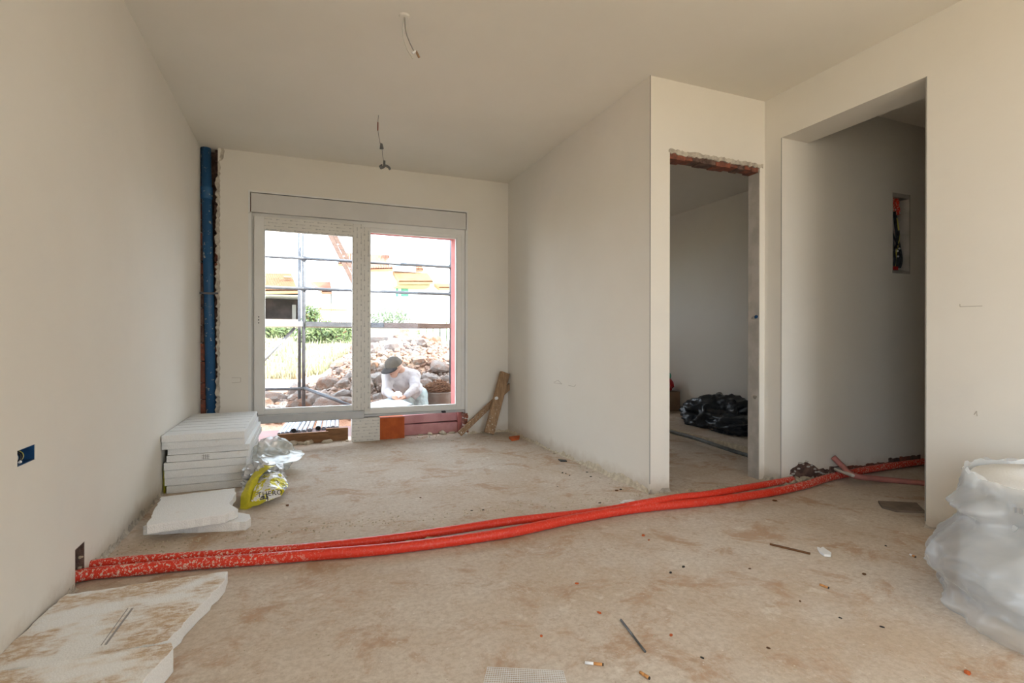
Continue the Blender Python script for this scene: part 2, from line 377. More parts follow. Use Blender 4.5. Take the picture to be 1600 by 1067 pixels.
OP0, OP1, OPZ = 1.69, DC, 2.303
wall_right = struct(wall('wall_right', 'x', XR, .25, YR-.3, DP, [(OP0, OP1, 0, OPZ)]))
NI = (4.09, 4.29, 1.46, 2.06)
wall_corridor = struct(wall('wall_corridor', 'y', DC, .235, XR+.25, 6.3, [NI]))
struct(MB().box((XR, DP, 0), (XR+.25, DP+.1, H)).build('wall_corner_infill', 'plaster'))
struct(wall('wall_corridor_end', 'x', 6.3, .25, 1.2, 2.8))
struct(wall('wall_corridor_front', 'y', 1.3, -.12, XR+.25, 6.3))
struct(wall('wall_rear', 'y', YR, -.3, XL, XR, [(1.15, 2.65, .3, 2.2)]))
BX = 4.55
struct(wall('wall_bedroom_side', 'x', BX, .25, DP+.1, 7.05))
struct(wall('wall_bedroom_back', 'y', 6.8, .25, 2.111, BX, [(2.75, 3.55, 1.25, 2.1)]))
struct(wall('wall_bedroom_outer', 'x', 2.111, -.1, D+.3, 7.05))
# raised screed in the far room with a kerb of foam tape
struct(MB().box((3.52, DP+.1, 0), (BX, 6.8, .05)).build('floor_raised_screed', 'screed'))
# ------------------------------------------------------------------ ragged wall feet (broken plaster, one strip per wall)
def ragged(name, parent, ax, pos, sgn, a0, a1, hmax, depth, seed, mat='raw_plaster', gaps=()):
    rnd = random.Random(seed); n = int((a1-a0)/.018); prof = []
    for i in range(n+1):
        a = a0+(a1-a0)*i/n; k = .45+.55*fbm((a*3.1, seed, 0), 1.2) + rnd.uniform(-.22, .22)
        h = max(.006, hmax*k); d = depth*(.5+.5*abs(fbm((a*5, seed+3, 1))))+rnd.uniform(0, depth*.35)
        prof.append((a, h, d))
    vs = []; fs = []
    for a, h, d in prof:
        for z, dd in ((0, d*1.9), (h*.28, d*1.05), (h*.72, d*.55), (h, .0015)):
            vs.append((a, pos+sgn*dd, z) if ax == 'y' else (pos+sgn*dd, a, z))
    for i in range(n):
        if any(g0 < (prof[i][0]+prof[i+1][0])/2 < g1 for g0, g1 in gaps): continue
        for k in range(3): fs.append((i*4+k, (i+1)*4+k, (i+1)*4+k+1, i*4+k+1))
    return MB().add(vs, fs).build(name, mat, parent)
ragged('plaster_foot', wall_left, 'x', XL, 1, .6, 5.1, .05, .010, 1, gaps=[HOLE[:2]])
ragged('plaster_foot', wall_partition, 'x', XP, -1, DP-.01, D, .06, .012, 2, 'mortar_crumb')
ragged('plaster_foot', wall_door, 'y', DP, -1, XP, DOOR[0], .05, .012, 3)
ragged('plaster_foot', wall_back, 'y', D, -1, WX1, XP, .05, .010, 4, 'mortar_crumb')
ragged('plaster_foot', wall_back, 'y', D, -1, CH1, WX0, .05, .010, 5, 'mortar_crumb')
ragged('plaster_foot', wall_right, 'x', XR, -1, DC, DP, .07, .014, 6)
ragged('plaster_foot', wall_right, 'x', XR, -1, .4, OP0, .035, .008, 7)
ragged('plaster_foot', wall_corridor, 'y', DC, -1, XR, 3.5, .06, .016, 8)
# ------------------------------------------------------------------ corner beads
def bead(name, p0, p1, w=.004):
    return struct(MB().obox(p0, p1, w, w).build(name, 'cable_grey'))
bead('trim_1', (XP, DP, .06), (XP, DP, H))
bead('trim_2', (XR, OP0, .03), (XR, OP0, OPZ), .005); bead('trim_3', (XR, OP1, .03), (XR, OP1, OPZ), .003)
# ------------------------------------------------------------------ pipe chase in the far left corner
chase = tag(MB().box((CH0-.06, D+.14, 0), (CH1+.02, D+.29, H)).build('chase_backing', 'brick_dark', wall_back))
rnd = random.Random(3); z = 0.0; k = 0
while z < H-.05:                                               # courses of broken brick seen left and right of the pipe
    h = rnd.uniform(.10, .2)
    for x0, x1, dy in ((CH0-.02, CH0+.045, .05), (CH1-.03, CH1+.015, .06)):
        m = MB(); b = jag([(x0, z+.006), (x1+rnd.uniform(-.006, .010), z+.006), (x1+rnd.uniform(-.006, .010), min(z+h-.006, H)), (x0, min(z+h-.006, H))], .03, .004, k)
        m.prism(b, 0, .09); m.v = [(x, D+dy+rnd.uniform(0, .0)+.09-q, y) for x, y, q in m.v]
        m.build('brick', ('brick_red' if z < .9 and k % 2 == 0 else rnd.choice(['brick_red', 'brick_dark', 'brick_dark'])), wall_back); k += 1
    z += h
def edge_strip(name, pts_out, pts_in, y, mat, parent, thick=.006):   # ragged plaster lip in a y = const plane
    n = len(pts_out); vs = [(x, y-thick, z) for x, z in pts_out]+[(x, y-thick*.2, z) for x, z in pts_in]+[(x, y+.05, z) for x, z in pts_in]
    fs = [(i, i+1, n+i+1, n+i) for i in range(n-1)]+[(n+i, n+i+1, 2*n+i+1, 2*n+i) for i in range(n-1)]
    return MB().add(vs, fs).build(name, mat, parent)
zs = [i*.02 for i in range(131)]
rnd = random.Random(9)
edge_strip('plaster_edge', [(CH1+.012+rnd.uniform(0, .010)+(.03 if z > 2.5 else 0), z) for z in zs], [(CH1-.010+rnd.uniform(-.012, .012)+.014*fbm((z*3, 2, 1))+(.03 if z > 2.48 else 0), z) for z in zs], D, 'raw_plaster', wall_back, .004)
bp = empty('waste_pipe', (-.735, D+.045, 0), 'tall blue plastic pipe splashed with plaster, standing in the corner chase', 'pipe')
pb0, pb1 = P(330, 640, 1, D+.045), P(321.5, 226, 1, D+.045); PX = lambda z_: pb0.x+(pb1.x-pb0.x)*(z_-pb0.z)/(pb1.z-pb0.z)
MB().tube([(PX(0), D+.045, 0), (PX(H), D+.045, H)], .040, 20).build('pipe', 'pipe_blue', bp, True)
zj = P(320, 300, 1, D)[2]
MB().lathe([(.040, 0), (.046, .004), (.046, .10), (.040, .108)], (PX(zj), D+.045, zj-.05), 20).build('socket_collar', 'pipe_blue', bp, True)
zc = P(325, 458, 1, D)[2]
MB().lathe([(.041, 0), (.044, 0), (.044, .018), (.041, .018)], (PX(zc), D+.045, zc-.01), 20).box((CH0, D-.004, zc-.008), (CH1+.004, D+.001, zc+.008)).build('strap', 'steel_galv', bp)
# ------------------------------------------------------------------ window (sliding door set high over the raw floor)
win = empty('window_1', ((WX0+WX1)/2, D, .25), 'wide white sliding window with a roller box, printed film on its mullion', None, None, 'structure')
w = lambda: MB()
FY0, FY1 = D+.035, D+.125
BZ = 2.078
bx = w().box((WX0+.020, D-.004, BZ), (WX1-.020, D+.22, WZ1-.020)).build('roller_box', 'box_white', win, bevel=.004)
w().box((WX0, D-.008, WZ1-.014), (WX1, D+.02, WZ1)).box((WX0, D-.008, BZ-.012), (WX0+.014, D+.02, WZ1-.014)).box((WX1-.014, D-.008, BZ-.012), (WX1, D+.02, WZ1-.014)).build('box_trim', 'upvc_white', bx)
fx0, fx1, fz0 = -.405, 1.548, .25
fr_ = w().box((fx0, FY0, fz0), (fx0+.035, FY1, BZ)).box((fx1-.035, FY0, fz0), (fx1, FY1, BZ)).box((fx0+.035, FY0, 2.03), (fx1-.035, FY1, BZ)).box((fx0+.035, FY0, fz0), (fx1-.035, FY1, fz0+.022)).build('frame', 'upvc_white', win)
w().box((WX0, D+.002, .0), (fx0, D+.12, BZ)).box((fx1, D+.002, 0), (WX1, D+.12, BZ)).build('side_filler', 'upvc_white', win)
def sash(name, x0, x1, z0, z1, gx0, gx1, gz0, gz1, y0, y1, mats):
    g = bpy.data.objects.new(name, None); COL.objects.link(g); g.parent = win
    ms = {}
    for key, a, b in (('stile', (x0, z0), (gx0, z1)), ('meeting_stile', (gx1, z0), (x1, z1)), ('top_rail', (gx0, gz1), (gx1, z1)), ('bottom_rail', (gx0, z0), (gx1, gz0))):
        m = MB().box((a[0], y0, a[1]), (b[0], y1, b[1])).mesh(key, mats.get(key, 'upvc_white'))
        o = bpy.data.objects.new(key, m); COL.objects.link(o); o.parent = g; o.matrix_parent_inverse = parent_inv(g); bv = o.modifiers.new('bevel', 'BEVEL'); bv.width = .003; bv.segments = 2
    e = .007
    m = MB().box((gx0, y0+.012, gz0), (gx0+e, y0+.045, gz1)).box((gx1-e, y0+.012, gz0), (gx1, y0+.045, gz1)).box((gx0+e, y0+.012, gz1-e), (gx1-e, y0+.045, gz1)).box((gx0+e, y0+.012, gz0), (gx1-e, y0+.045, gz0+e)).mesh('glazing_bead', 'upvc_white')
    o = bpy.data.objects.new('glazing_bead', m); COL.objects.link(o); o.parent = g; o.matrix_parent_inverse = parent_inv(g)
    m = MB().box((gx0+.005, y0+.024, gz0+.005), (gx1-.005, y0+.028, gz1-.005)).mesh('pane', 'glass')
    o = bpy.data.objects.new('pane', m); COL.objects.link(o); o.parent = g; o.matrix_parent_inverse = parent_inv(g)
    return g
s1 = sash('sliding_sash', -.385, .535, .262, 2.045, -.305, .450, .338, 1.932, D-.005, D+.055, {'meeting_stile': 'film_vertical', 'top_rail': 'film_horizontal'})
s2 = sash('fixed_sash', .532, 1.530, .262, 2.045, .610, 1.468, .298, 1.995, D+.040, D+.100, {'stile': 'film_vertical'})
m = MB()
for k in range(3): m.ball((-.348, D-.006, 1.135+k*.026-.03), .006, 1)
m.build('handle_hole', 'dark_rubber', win)
w().box((-.395, D-.055, .222), (.548, D-.008, .296)).build('threshold_bar', 'alu_grey', win, bevel=.008)
w().box((.520, D+.005, .226), (1.545, D+.10, .250)).build('threshold_bar', 'alu_grey', win, bevel=.004)
w().box((.440, D-.02, 0), (.695, D+.11, .222)).build('support_block', 'film_horizontal', win, bevel=.004)
for x_, z_ in ((-.385, .302), (1.30, .243)): w().box((x_, D-.05, z_-.008), (x_+.03, D-.0, z_+.010)).build('rubber_packer', 'dark_rubber', win)
# outer reveal lined in red
w().box((1.505, D+.13, .0), (1.60, D+.40, 2.10)).build('outer_reveal', 'reveal_red', wall_back)
w().box((-.48, D+.13, .0), (-.385, D+.40, 2.10)).build('outer_reveal', 'reveal_red', wall_back)
w().box((-.48, D+.13, 2.035), (1.60, D+.40, 2.24)).build('outer_lintel', 'reveal_red', wall_back)
# ------------------------------------------------------------------ things under the window
def board(name, a, b, w_, h_, mat, label, cat, group=None, up=(0,0,1), bevel=.003):
    o = MB().obox(a, b, w_, h_, up).build(name, mat, None, bevel=bevel); return tag(o, label, cat, group)
board('wooden_plank', (-.20, D+.085, .050), (.235, D+.085, .050), .035, .10, 'wood_plank', 'dark wooden plank on edge under the window, nearer the foam boards', 'plank')
board('wooden_plank', (.215, D+.125, .060), (.415, D+.125, .060), .035, .12, 'wood_plank', 'short taller wooden plank piece on edge beside the printed support block', 'plank')
# hollow clay brick
hb = empty('clay_block', (.82, D+.10, 0), 'bright orange ribbed hollow clay block under the window mullion', 'brick')
m = MB()
for i in range(14):
    x0 = .70+i*.235/14; m.box((x0+.0015, D+.02, 0), (x0+.235/14-.0015, D+.19, .205))
m.box((.70, D+.024, 0), (.935, D+.186, .203)); m.build('ribbed_body', 'brick_orange', hb)
# pink boards lying in the window opening on the right
board('foam_slab', (.95, D+.24, .055), (1.503, D+.24, .055), .20, .105, 'xps_pink', 'lower dusty pink foam slab in the window opening beside the clay block', 'foam slab')
board('foam_slab', (.93, D+.26, .157), (1.503, D+.26, .165), .20, .085, 'xps_pink', 'upper dusty pink foam slab in the window opening beside the clay block', 'foam slab')
# broken brick edge at right under the frame
for k, (x_, z_, s_) in enumerate(((1.555, .05, .05), (1.553, .13, .045), (1.556, .19, .04))):
    m = MB(); o_ = jag([(x_-s_*.5, z_-s_*.6), (x_+s_*.5, z_-s_*.6), (x_+s_*.35, z_+s_*.6), (x_-s_*.5, z_+s_*.6)], .012, .006, 40+k); m.prism(o_, 0, .1)
    m.v = [(x, D-.004+q, y) for x, y, q in m.v]; m.build('brick', 'brick_red', wall_back)
# mortar lumps on the floor along the window
def lump_mesh(name, seed, mat, sub=2, amp=.45, flat=.55):
    bm = bmesh.new(); bmesh.ops.create_icosphere(bm, subdivisions=sub, radius=1)
    for v in bm.verts:
        n_ = v.co.normalized(); d = 1+amp*noise.noise(n_*1.6+Vector((seed*7.3, seed, 1)))+amp*.5*noise.noise(n_*3.7+Vector((seed*3, 2, 5)))
        v.co = n_*d; v.co.z *= flat
    me = bpy.data.meshes.new(name); bm.to_mesh(me); bm.free(); me.materials.append(MATS[mat]); return me
LM = [lump_mesh('mortar_lump', i, 'mortar_crumb', 2) for i in range(5)]
def put(me, name, loc, sc, rz=0, rx=0, label=None, cat=None, group=None, kind=None, parent=None):
    o = bpy.data.objects.new(name, me); COL.objects.link(o); o.location = loc; o.scale = sc if isinstance(sc, tuple) else (sc, sc, sc); o.rotation_euler = (rx, 0, rz)
    if parent: o.parent = parent
    return tag(o, label, cat, group, kind)
rnd = random.Random(21)
for i, (u, v, s_) in enumerate(((458, 690, .055), (482, 689, .05), (510, 687, .045), (470, 684, .04), (540, 684, .022), (670, 678, .035), (690, 677, .05), (706, 677, .03), (655, 679, .02))):
    p = P(u, v, 2, 0); p.y = min(p.y, D+.05) if u < 560 else min(p.y, D+.10)
    put(LM[i % 5], 'mortar_lump', (p.x, p.y, s_*.25), (s_*1.25, s_*.7, s_*.8), rnd.uniform(0, 6), 0, 'pale crumbly lump of mortar on the floor along the foot of the window', 'mortar lump', 'mortar lumps along the window')
# ------------------------------------------------------------------ socket box in the left wall
sb = empty('socket_box', (XL, (SOCK[0]+SOCK[1])/2, SOCK[2]), 'blue flush socket box with loose wires in the left wall', 'socket box')
y0, y1, z0, z1 = SOCK
MB().box((XL-.055, y0, z0), (XL-.05, y1, z1)).box((XL-.055, y0, z0), (XL-.002, y0+.002, z1)).box((XL-.055, y1-.002, z0), (XL-.002, y1, z1)).box((XL-.055, y0, z0), (XL-.002, y1, z0+.002)).box((XL-.055, y0, z1-.002), (XL-.002, y1, z1)).build('box_shell', 'socket_blue', sb)
for k, (mt, off) in enumerate((('cable_black', 0), ('cable_yellow', .006), ('cable_black', -.012), ('cable_white', -.03))):
    ym = (y0+y1)/2+off
    MB().tube(spline([(XL-.045, ym+.012, z1-.004), (XL-.02, ym+.016, z1-.02), (XL-.012, ym-.005, z0+.014), (XL-.03, ym-.03, z0+.006)], 6), .0022, 6).build('wire', mt, sb, True)
MB().ball((XL-.012, y0+.045, z0+.008), .006, 1).build('wire_cap', 'paper_white', sb)
# ------------------------------------------------------------------ broken hole where the conduits leave the left wall
MB().box((XL-.28, HOLE[0]-.02, 0), (XL-.12, HOLE[1]+.02, HOLE[3]+.02)).build('hole_backing', 'brick_dark', wall_left)
y0, y1, _, z1 = HOLE
MB().box((XL-.13, y0-.001, 0), (XL-.001, y0+.004, z1)).box((XL-.13, y1-.004, 0), (XL-.001, y1+.001, z1)).box((XL-.13, y0, z1-.004), (XL-.001, y1, z1+.001)).build('hole_lining', 'brick_dark', wall_left)
rnd = random.Random(5); k = 0
for ya, za in ((HOLE[0]+.008, .06), (HOLE[0]+.012, .10), (HOLE[1]-.012, .05), (HOLE[1]-.008, .09), (2.525, HOLE[3]-.006), (2.50, HOLE[3]-.004), (2.55, HOLE[3]-.002)):
    put(LM[k % 5], 'broken_edge', (XL-.012, ya, za), (.008, .007, .011), k, 0, None, None, None, None, wall_left); k += 1
# ------------------------------------------------------------------ red conduits across the floor
def conduit(name, pix, r, mat, label, zz=None, cat='conduit', group=None, n=14):
    pts = [P(u, v, 2, z_) for u, v, z_ in pix]
    pts = [Vector((p.x, min(p.y, DC-.03) if p.x > XR else (min(p.y, DP-.045) if p.x > XP-.02 else p.y), z_)) for p, (u, v, z_) in zip(pts, pix)]
    sp = spline(pts, 14); out = []
    for i in range(len(sp)-1):
        L = (sp[i+1]-sp[i]).length; k = max(1, int(L/.02))
        for j in range(k): out.append(sp[i].lerp(sp[i+1], j/k))
    out.append(sp[-1])
    o = MB().tube(out, [r*(1+.02*math.sin(i*2.1)) for i in range(len(out))], n).build(name, mat, None, True)
    return tag(o, label, cat, group)
R1 = .024
cA = [(100, 905, .03), (142, 896, .026), (220, 889, .026), (300, 881, .026), (400, 874, .026), (500, 866, .026), (600, 858, .026), (700, 846, .026), (800, 831, .026), (900, 810, .026), (1000, 794, .026), (1100, 784, .026), (1200, 770, .026), (1260, 757, .026), (1300, 745, .026), (1370, 729, .03), (1446, 712, .03), (1520, 696, .03)]
conduit('red_conduit', cA, R1, 'conduit_red', 'long bright red plastic conduit bowed across the floor, front one of the pair')
cB = [(112, 890, .03), (150, 882, .026), (220, 875, .026), (350, 866, .026), (480, 856, .026), (600, 843, .026), (700, 829, .026), (800, 814, .026), (900, 803, .026), (960, 795, .026), (1000, 787, .05), (1060, 777, .052), (1100, 773, .052), (1160, 763, .05), (1216, 753, .042), (1238, 749, .03)]
conduit('red_conduit', cB, R1*.85, 'conduit_red', 'red plastic conduit along the far side of the bowed pair, ending at the wall corner')
for k, (u, v, s_) in enumerate(((1232, 753, .05), (1241, 749, .045), (1222, 756, .04), (1248, 746, .04))):
    p = P(u, v, 2, .02); put(LM[k], 'mortar_lump', (p.x, min(p.y, DC-.03), .02), (s_, s_*.6, s_*.9), k, 0, 'mortar lump heaped over the end of the rear red conduit', 'mortar lump', 'mortar lumps at the conduit end')
# mortar wedged between the two conduits
rnd = random.Random(8); k = 0
for u, v, s_ in ((640, 846, .02), (676, 842, .03), (700, 839, .016), (740, 833, .022), (790, 824, .018), (845, 816, .014), (616, 849, .018)):
    p = P(u, v, 2, .014); put(LM[k % 5], 'mortar_crumb', (p.x, p.y, .012), (s_*1.6, s_*.5, s_*.7), -.25, 0, 'crumb of mortar wedged between the two red conduits', 'mortar crumb', 'mortar crumbs between the conduits'); k += 1
pts = [P(1302, 714, 1, DC-.035), P(1317, 729, 1, DC-.085), P(1334, 743, 2, .06), P(1372, 748, 2, .028), P(1410, 752, 2, .012), P(1470, 758, 2, .012)]
fl = MB().tube(spline(pts, 10), .027, 12, True, .7).build('flattened_hose', 'conduit_faded', None, True); tag(fl, 'faded pink flattened hose lying over the red conduit in the corridor', 'hose')
fl2 = conduit('offcut_strip', [(1280, 723, .05), (1305, 733, .06), (1333, 743, .085)], .011, 'cable_white', 'pale narrow offcut strip sticking out beside the flattened pink hose', cat='strip', n=8)
# chase broken into the foot of the corridor wall
rnd = random.Random(12)
for i in range(13):
    x0 = 3.42+i*.125; h = .055+.03*fbm((x0*4, 1, 2))+rnd.uniform(0, .02)
    m = MB(); m.prism(jag([(x0+.004, .0), (x0+.121, .0), (x0+.121, h), (x0+.004, h+rnd.uniform(-.012, .012))], .02, .006, 60+i), 0, .02); m.v = [(x, DC-.006-.5*rnd.random()*.004+q*.3, y) for x, y, q in m.v]
    m.build('brick', 'brick_red' if i in (1, 2, 3, 4, 6, 9) else 'brick_dark', wall_corridor)
JM = [lump_mesh('broken_edge', 70+i, 'jamb_grey', 2) for i in range(3)]
m = MB(); m.prism(jag([(3.02, 0), (3.40, 0), (3.42, .05), (3.30, .075), (3.22, .115), (3.13, .125), (3.05, .085)], .018, .007, 90), 0, .02); m.v = [(x, DC-.004+q*.4, y) for x, y, q in m.v]; m.build('broken_pocket', 'brick_dark', wall_corridor)
for i in range(22):
    a = i/21; x0 = 3.0+a*.5; h = .03+.10*math.exp(-((x0-3.17)/.11)**2)
    put(JM[i % 3], 'broken_edge', (x0+rnd.uniform(-.01, .01), DC-.004, h*rnd.uniform(.75, 1.05)), (.016, .008, .012), i, 0, None, None, None, None, wall_corridor)
# ------------------------------------------------------------------ electric niche in the corridor wall
nb = empty('wiring_niche', (4.19, DC, NI[2]), 'tall open wiring box in the corridor wall with conduit ends and black cables', 'wiring box')
x0, x1, z0, z1 = NI
MB().box((x0, DC+.10, z0), (x1, DC+.104, z1)).box((x0, DC-.002, z0), (x0+.004, DC+.10, z1)).box((x1-.012, DC-.004, z0), (x1, DC+.10, z1)).box((x0, DC-.004, z0), (x1, DC+.10, z0+.02)).box((x0, DC-.002, z1-.03), (x1, DC+.10, z1)).build('box_shell', 'jamb_grey', nb)
for dx, l_ in ((.05, .13), (.105, .15)):
    MB().tube([(x0+dx-.01, DC+.03, z1-.02), (x0+dx+.012, DC+.03, z1-l_)], .014, 12).build('conduit_end', 'conduit_red', nb, True)
    MB().tube([(x0+dx+.012, DC+.03, z1-l_+.018), (x0+dx+.0135, DC+.03, z1-l_+.004)], .0155, 12).build('conduit_ring', 'cable_white', nb, True)
rnd = random.Random(4)
for i in range(12):
    xa = x0+.03+rnd.uniform(0, .09); xb = x0+.03+i*.011
    MB().tube(spline([(xa, DC+.05, z1-.12), (xa+rnd.uniform(-.02, .02), DC+.03, z1-.3), (xb, DC+.025, z0+.14+rnd.uniform(-.03, .03)), (xb+.005, DC+.04, z0+.05)], 6), .0055, 6).build('cable', 'cable_black' if i != 5 else 'cable_yellow', nb, True)
MB().box((x0+.02, DC+.02, z0+.03), (x0+.10, DC+.05, z0+.055)).build('terminal', 'bag_red', nb)
for dx, dz in ((.085, .13), (.08, .17), (.10, .19)): MB().ball((x0+dx, DC+.012, z0+dz), .008, 1).build('wire_cap', 'paper_white', nb)
# ------------------------------------------------------------------ door opening: brick lintel, foam spots on the jamb
rnd = random.Random(31)
n = 12
for i in range(n):
    xa = DOOR[0]+i*(DOOR[1]-DOOR[0])/n; xb = DOOR[0]+(i+1)*(DOOR[1]-DOOR[0])/n
    MB().box((xa+.001, DP+.006+rnd.uniform(0, .008), 2.112+rnd.uniform(-.006, .006)), (xb-.001, DP+.096, 2.15)).build('brick', rnd.choice(['brick_red', 'brick_red', 'brick_dark']), wall_door)
zs = [DOOR[0]-.012+(DOOR[1]-DOOR[0]+.04)*i/60 for i in range(61)]
edge_strip('plaster_edge', [(x_, 2.158+rnd.uniform(0, .012)) for x_ in zs], [(x_, 2.140+rnd.uniform(-.008, .006)) for x_ in zs], DP, 'raw_plaster', wall_door, .004)
wall_jamb = MB().box((DOOR[1]-.003, DP+.004, .0), (DOOR[1]+.002, DP+.097, 2.11)).build('jamb_lining', 'jamb_grey', wall_door)
for u, v, s_, mt in ((1182, 495, .022, 'socket_blue'), (1178, 497, .02, 'raw_plaster'), (1180, 620, .025, 'raw_plaster'), (1184, 268, .03, 'raw_plaster')):
    p = P(u, v, 0, DOOR[1]); put(lump_mesh('foam_spot', v, mt, 2), 'foam_spot', (DOOR[1]-.002, min(max(p.y, DP+.02), DP+.08), p.z), (.006, s_*.8, s_), 0, 0, None, None, None, None, wall_door)
# pencil marks on plaster
def mark(parent, pts, ax, pos, off):
    m = MB()
    for a, b in zip(pts[:-1], pts[1:]):
        A, B = P(*a, ax, pos+off), P(*b, ax, pos+off); m.obox(A, B, .003, .003)
    m.build('pencil_mark', 'pencil', parent)
mark(wall_right, [(1500, 475), (1500, 479), (1535, 478)], 0, XR, -.0004)
mark(wall_right, [(1522, 648), (1526, 642), (1527, 650)], 0, XR, -.0004)
mark(wall_partition, [(866, 597), (872, 594), (878, 600), (865, 598)], 0, XP, -.0002)
mark(wall_partition, [(888, 602), (897, 604), (900, 601)], 0, XP, -.0002)
mark(wall_back, [(362, 590), (376, 590), (376, 597), (362, 598)], 1, D, -.0002)
# ------------------------------------------------------------------ ceiling wires
cw = empty('hanging_lamp_wire', (.526, 3.918, H), 'thin wire hanging from the ceiling with a grey connector and lamp holder, nearer the window', 'wire')
q = lambda u, v: P(u, v, 1, 3.918)
MB().tube(spline([q(591.5, 179), q(590.5, 196), q(591, 206), q(594, 224)], 6), .0028, 6).build('wire', 'cable_grey', cw, True)
MB().tube([q(590.5, 191), q(590.3, 204)], .0048, 6).build('red_sleeve', 'brick_red', cw)
c_ = q(596, 229); MB().add([tuple(Vector(c_)+Vector(d)) for d in ((-.008,-.012,.024),(.006,-.012,.020),(.016,-.012,-.016),(-.012,-.012,-.018),(-.008,.012,.024),(.006,.012,.020),(.016,.012,-.016),(-.012,.012,-.018))], [(0,3,2,1),(4,5,6,7),(0,1,5,4),(1,2,6,5),(2,3,7,6),(3,0,4,7)]).build('connector', 'grey_plastic', cw, bevel=.003)
MB().tube(spline([q(597, 232), q(598, 244), q(600, 254)], 5), .0022, 6).build('wire', 'cable_grey', cw, True)
MB().tube([q(600.5, 251), q(600.5, 259)], .008, 10).tube(spline([q(593, 259), q(597, 262), q(602, 259), q(607, 261), q(609.5, 265)], 4), .0095, 8).tube([q(596.5, 257), q(595, 264)], .007, 8).build('lamp_holder', 'grey_plastic', cw, True)
cw2 = empty('ceiling_cable_loop', (.485, 2.672, H), 'loop of pale cables hanging from the ceiling nearer the camera', 'wire')
q = lambda u, v: P(u, v, 1, 2.672)
MB().tube(spline([q(632, 24), q(629, 45), q(633, 70), q(645, 92)], 6), .003, 6).build('wire', 'cable_white', cw2, True)
MB().tube(spline([q(632, 24), q(634, 48), q(640, 66), q(648, 82)], 6), .003, 6).build('wire', 'cable_grey', cw2, True)
MB().tube(spline([q(633, 26), q(636, 52), q(643, 72), q(650, 83)], 6), .0025, 6).build('wire', 'cable_white', cw2, True)
MB().tube([q(644, 83), q(650, 80)], .006, 8).build('connector', 'paper_white', cw2); MB().tube([q(650, 80), q(655, 90)], .006, 8).build('connector', 'wood_old', cw2)
MB().lathe([(.001, 0), (.03, 0), (.022, -.006), (.001, -.007)], (.485, 2.672, H), 14).build('patch', 'ceiling_plaster', cw2)
# ------------------------------------------------------------------ foam boards: stack against the left wall
rnd = random.Random(14)
th = [.046, .050, .050, .048, .042, .040, .046, .046]
nm = ['bottom', 'seventh from the top', 'sixth from the top', 'fifth from the top', 'fourth from the top', 'third from the top', 'second from the top', 'topmost']
z = 0.0
offs = [(0, 0, .0), (-.012, .012, .01), (-.010, -.006, .0), (-.012, -.010, -.006), (.0, .0, .012), (.004, .012, .0), (-.022, -.014, .010), (-.020, -.03, .0)]
for i, h in enumerate(th):
    dx, dy, rot = offs[i]
    x0, x1, y0, y1 = -.775+dx, -.318+dx, 3.80+dy, 4.82+dy
    o = empty('foam_board', ((x0+x1)/2, (y0+y1)/2, z), ('white foam board at the %s of the stack by the left wall' % nm[i] if i in (0,) else 'white foam board %s in the stack by the left wall' % nm[i]), 'foam board', 'foam boards stacked by the left wall')
    ol = jag([(x0, y0), (x1, y0), (x1+rot, y1), (x0+rot, y1)], .05, .0025, 200+i)
    b = MB().prism(ol, z, z+h-.0015).build('slab', 'foam_white', o, bevel=.003)
    if i == 7:
        m = MB()
        for yy in (.16, .30, .42, .56, .70, .84, .93): m.box((x0+.01, y0+yy, z+h-.0016), (x1-.01, y0+yy+.004, z+h-.0008))
        m.build('groove_line', 'foam_groove', o)
    if i == 4:                                                    # small printed mark on the edge
        m = MB()
        for k_ in range(3): m.box((x0+.20+k_*.012, y0-.0035, z+.004), (x0+.203+k_*.012, y0-.002, z+.034)); m.box((x0+.190, y0-.0035, z+.008+k_*.010), (x0+.236, y0-.002, z+.0095+k_*.010))
        m.build('printed_mark', 'foam_groove', o)
    z += h
# yellow wrapper strip squeezed between stack and wall
m = MB(); m.prism(jag([(-.797, 3.83), (-.790, 3.81), (-.786, 3.83), (-.792, 4.4)], .05, .001, 5), .0, .16); tag(m.build('wrapper_strip', 'foil_yellow'), 'yellow wrapper squeezed between the foam stack and the left wall', 'wrapper')
# two broken pieces on the floor before the stack
def foam_piece(pix, zt, h, seed, label, mat='foam_white', jags=.005, extra=None, z0=None):
    pts = [P(u, v, 2, zt) for u, v in pix]; ol = jag([(p.x, p.y) for p in pts], .03, jags, seed)
    if sum(a[0]*b[1]-b[0]*a[1] for a, b in zip(ol, ol[1:]+ol[:1])) < 0: ol.reverse()
    cx_ = sum(p[0] for p in ol)/len(ol); cy_ = sum(p[1] for p in ol)/len(ol)
    o = empty('broken_foam_board', (cx_, cy_, zt-h), label, 'foam board')
    MB().prism(ol, zt-h, zt).build('slab', mat, o, bevel=.003); return o
foam_piece([(223, 822), (384, 815), (392, 809), (390, 803), (372, 800), (340, 790), (270, 795)], .045, .045, 300, 'lower broken white foam piece with a rounded corner, lying in front of the stack')
foam_piece([(229, 821), (352, 804), (372, 795), (358, 786), (368, 772), (368, 762), (252, 776)], .088, .042, 301, 'upper broken white foam piece with a bitten right edge, in front of the stack')
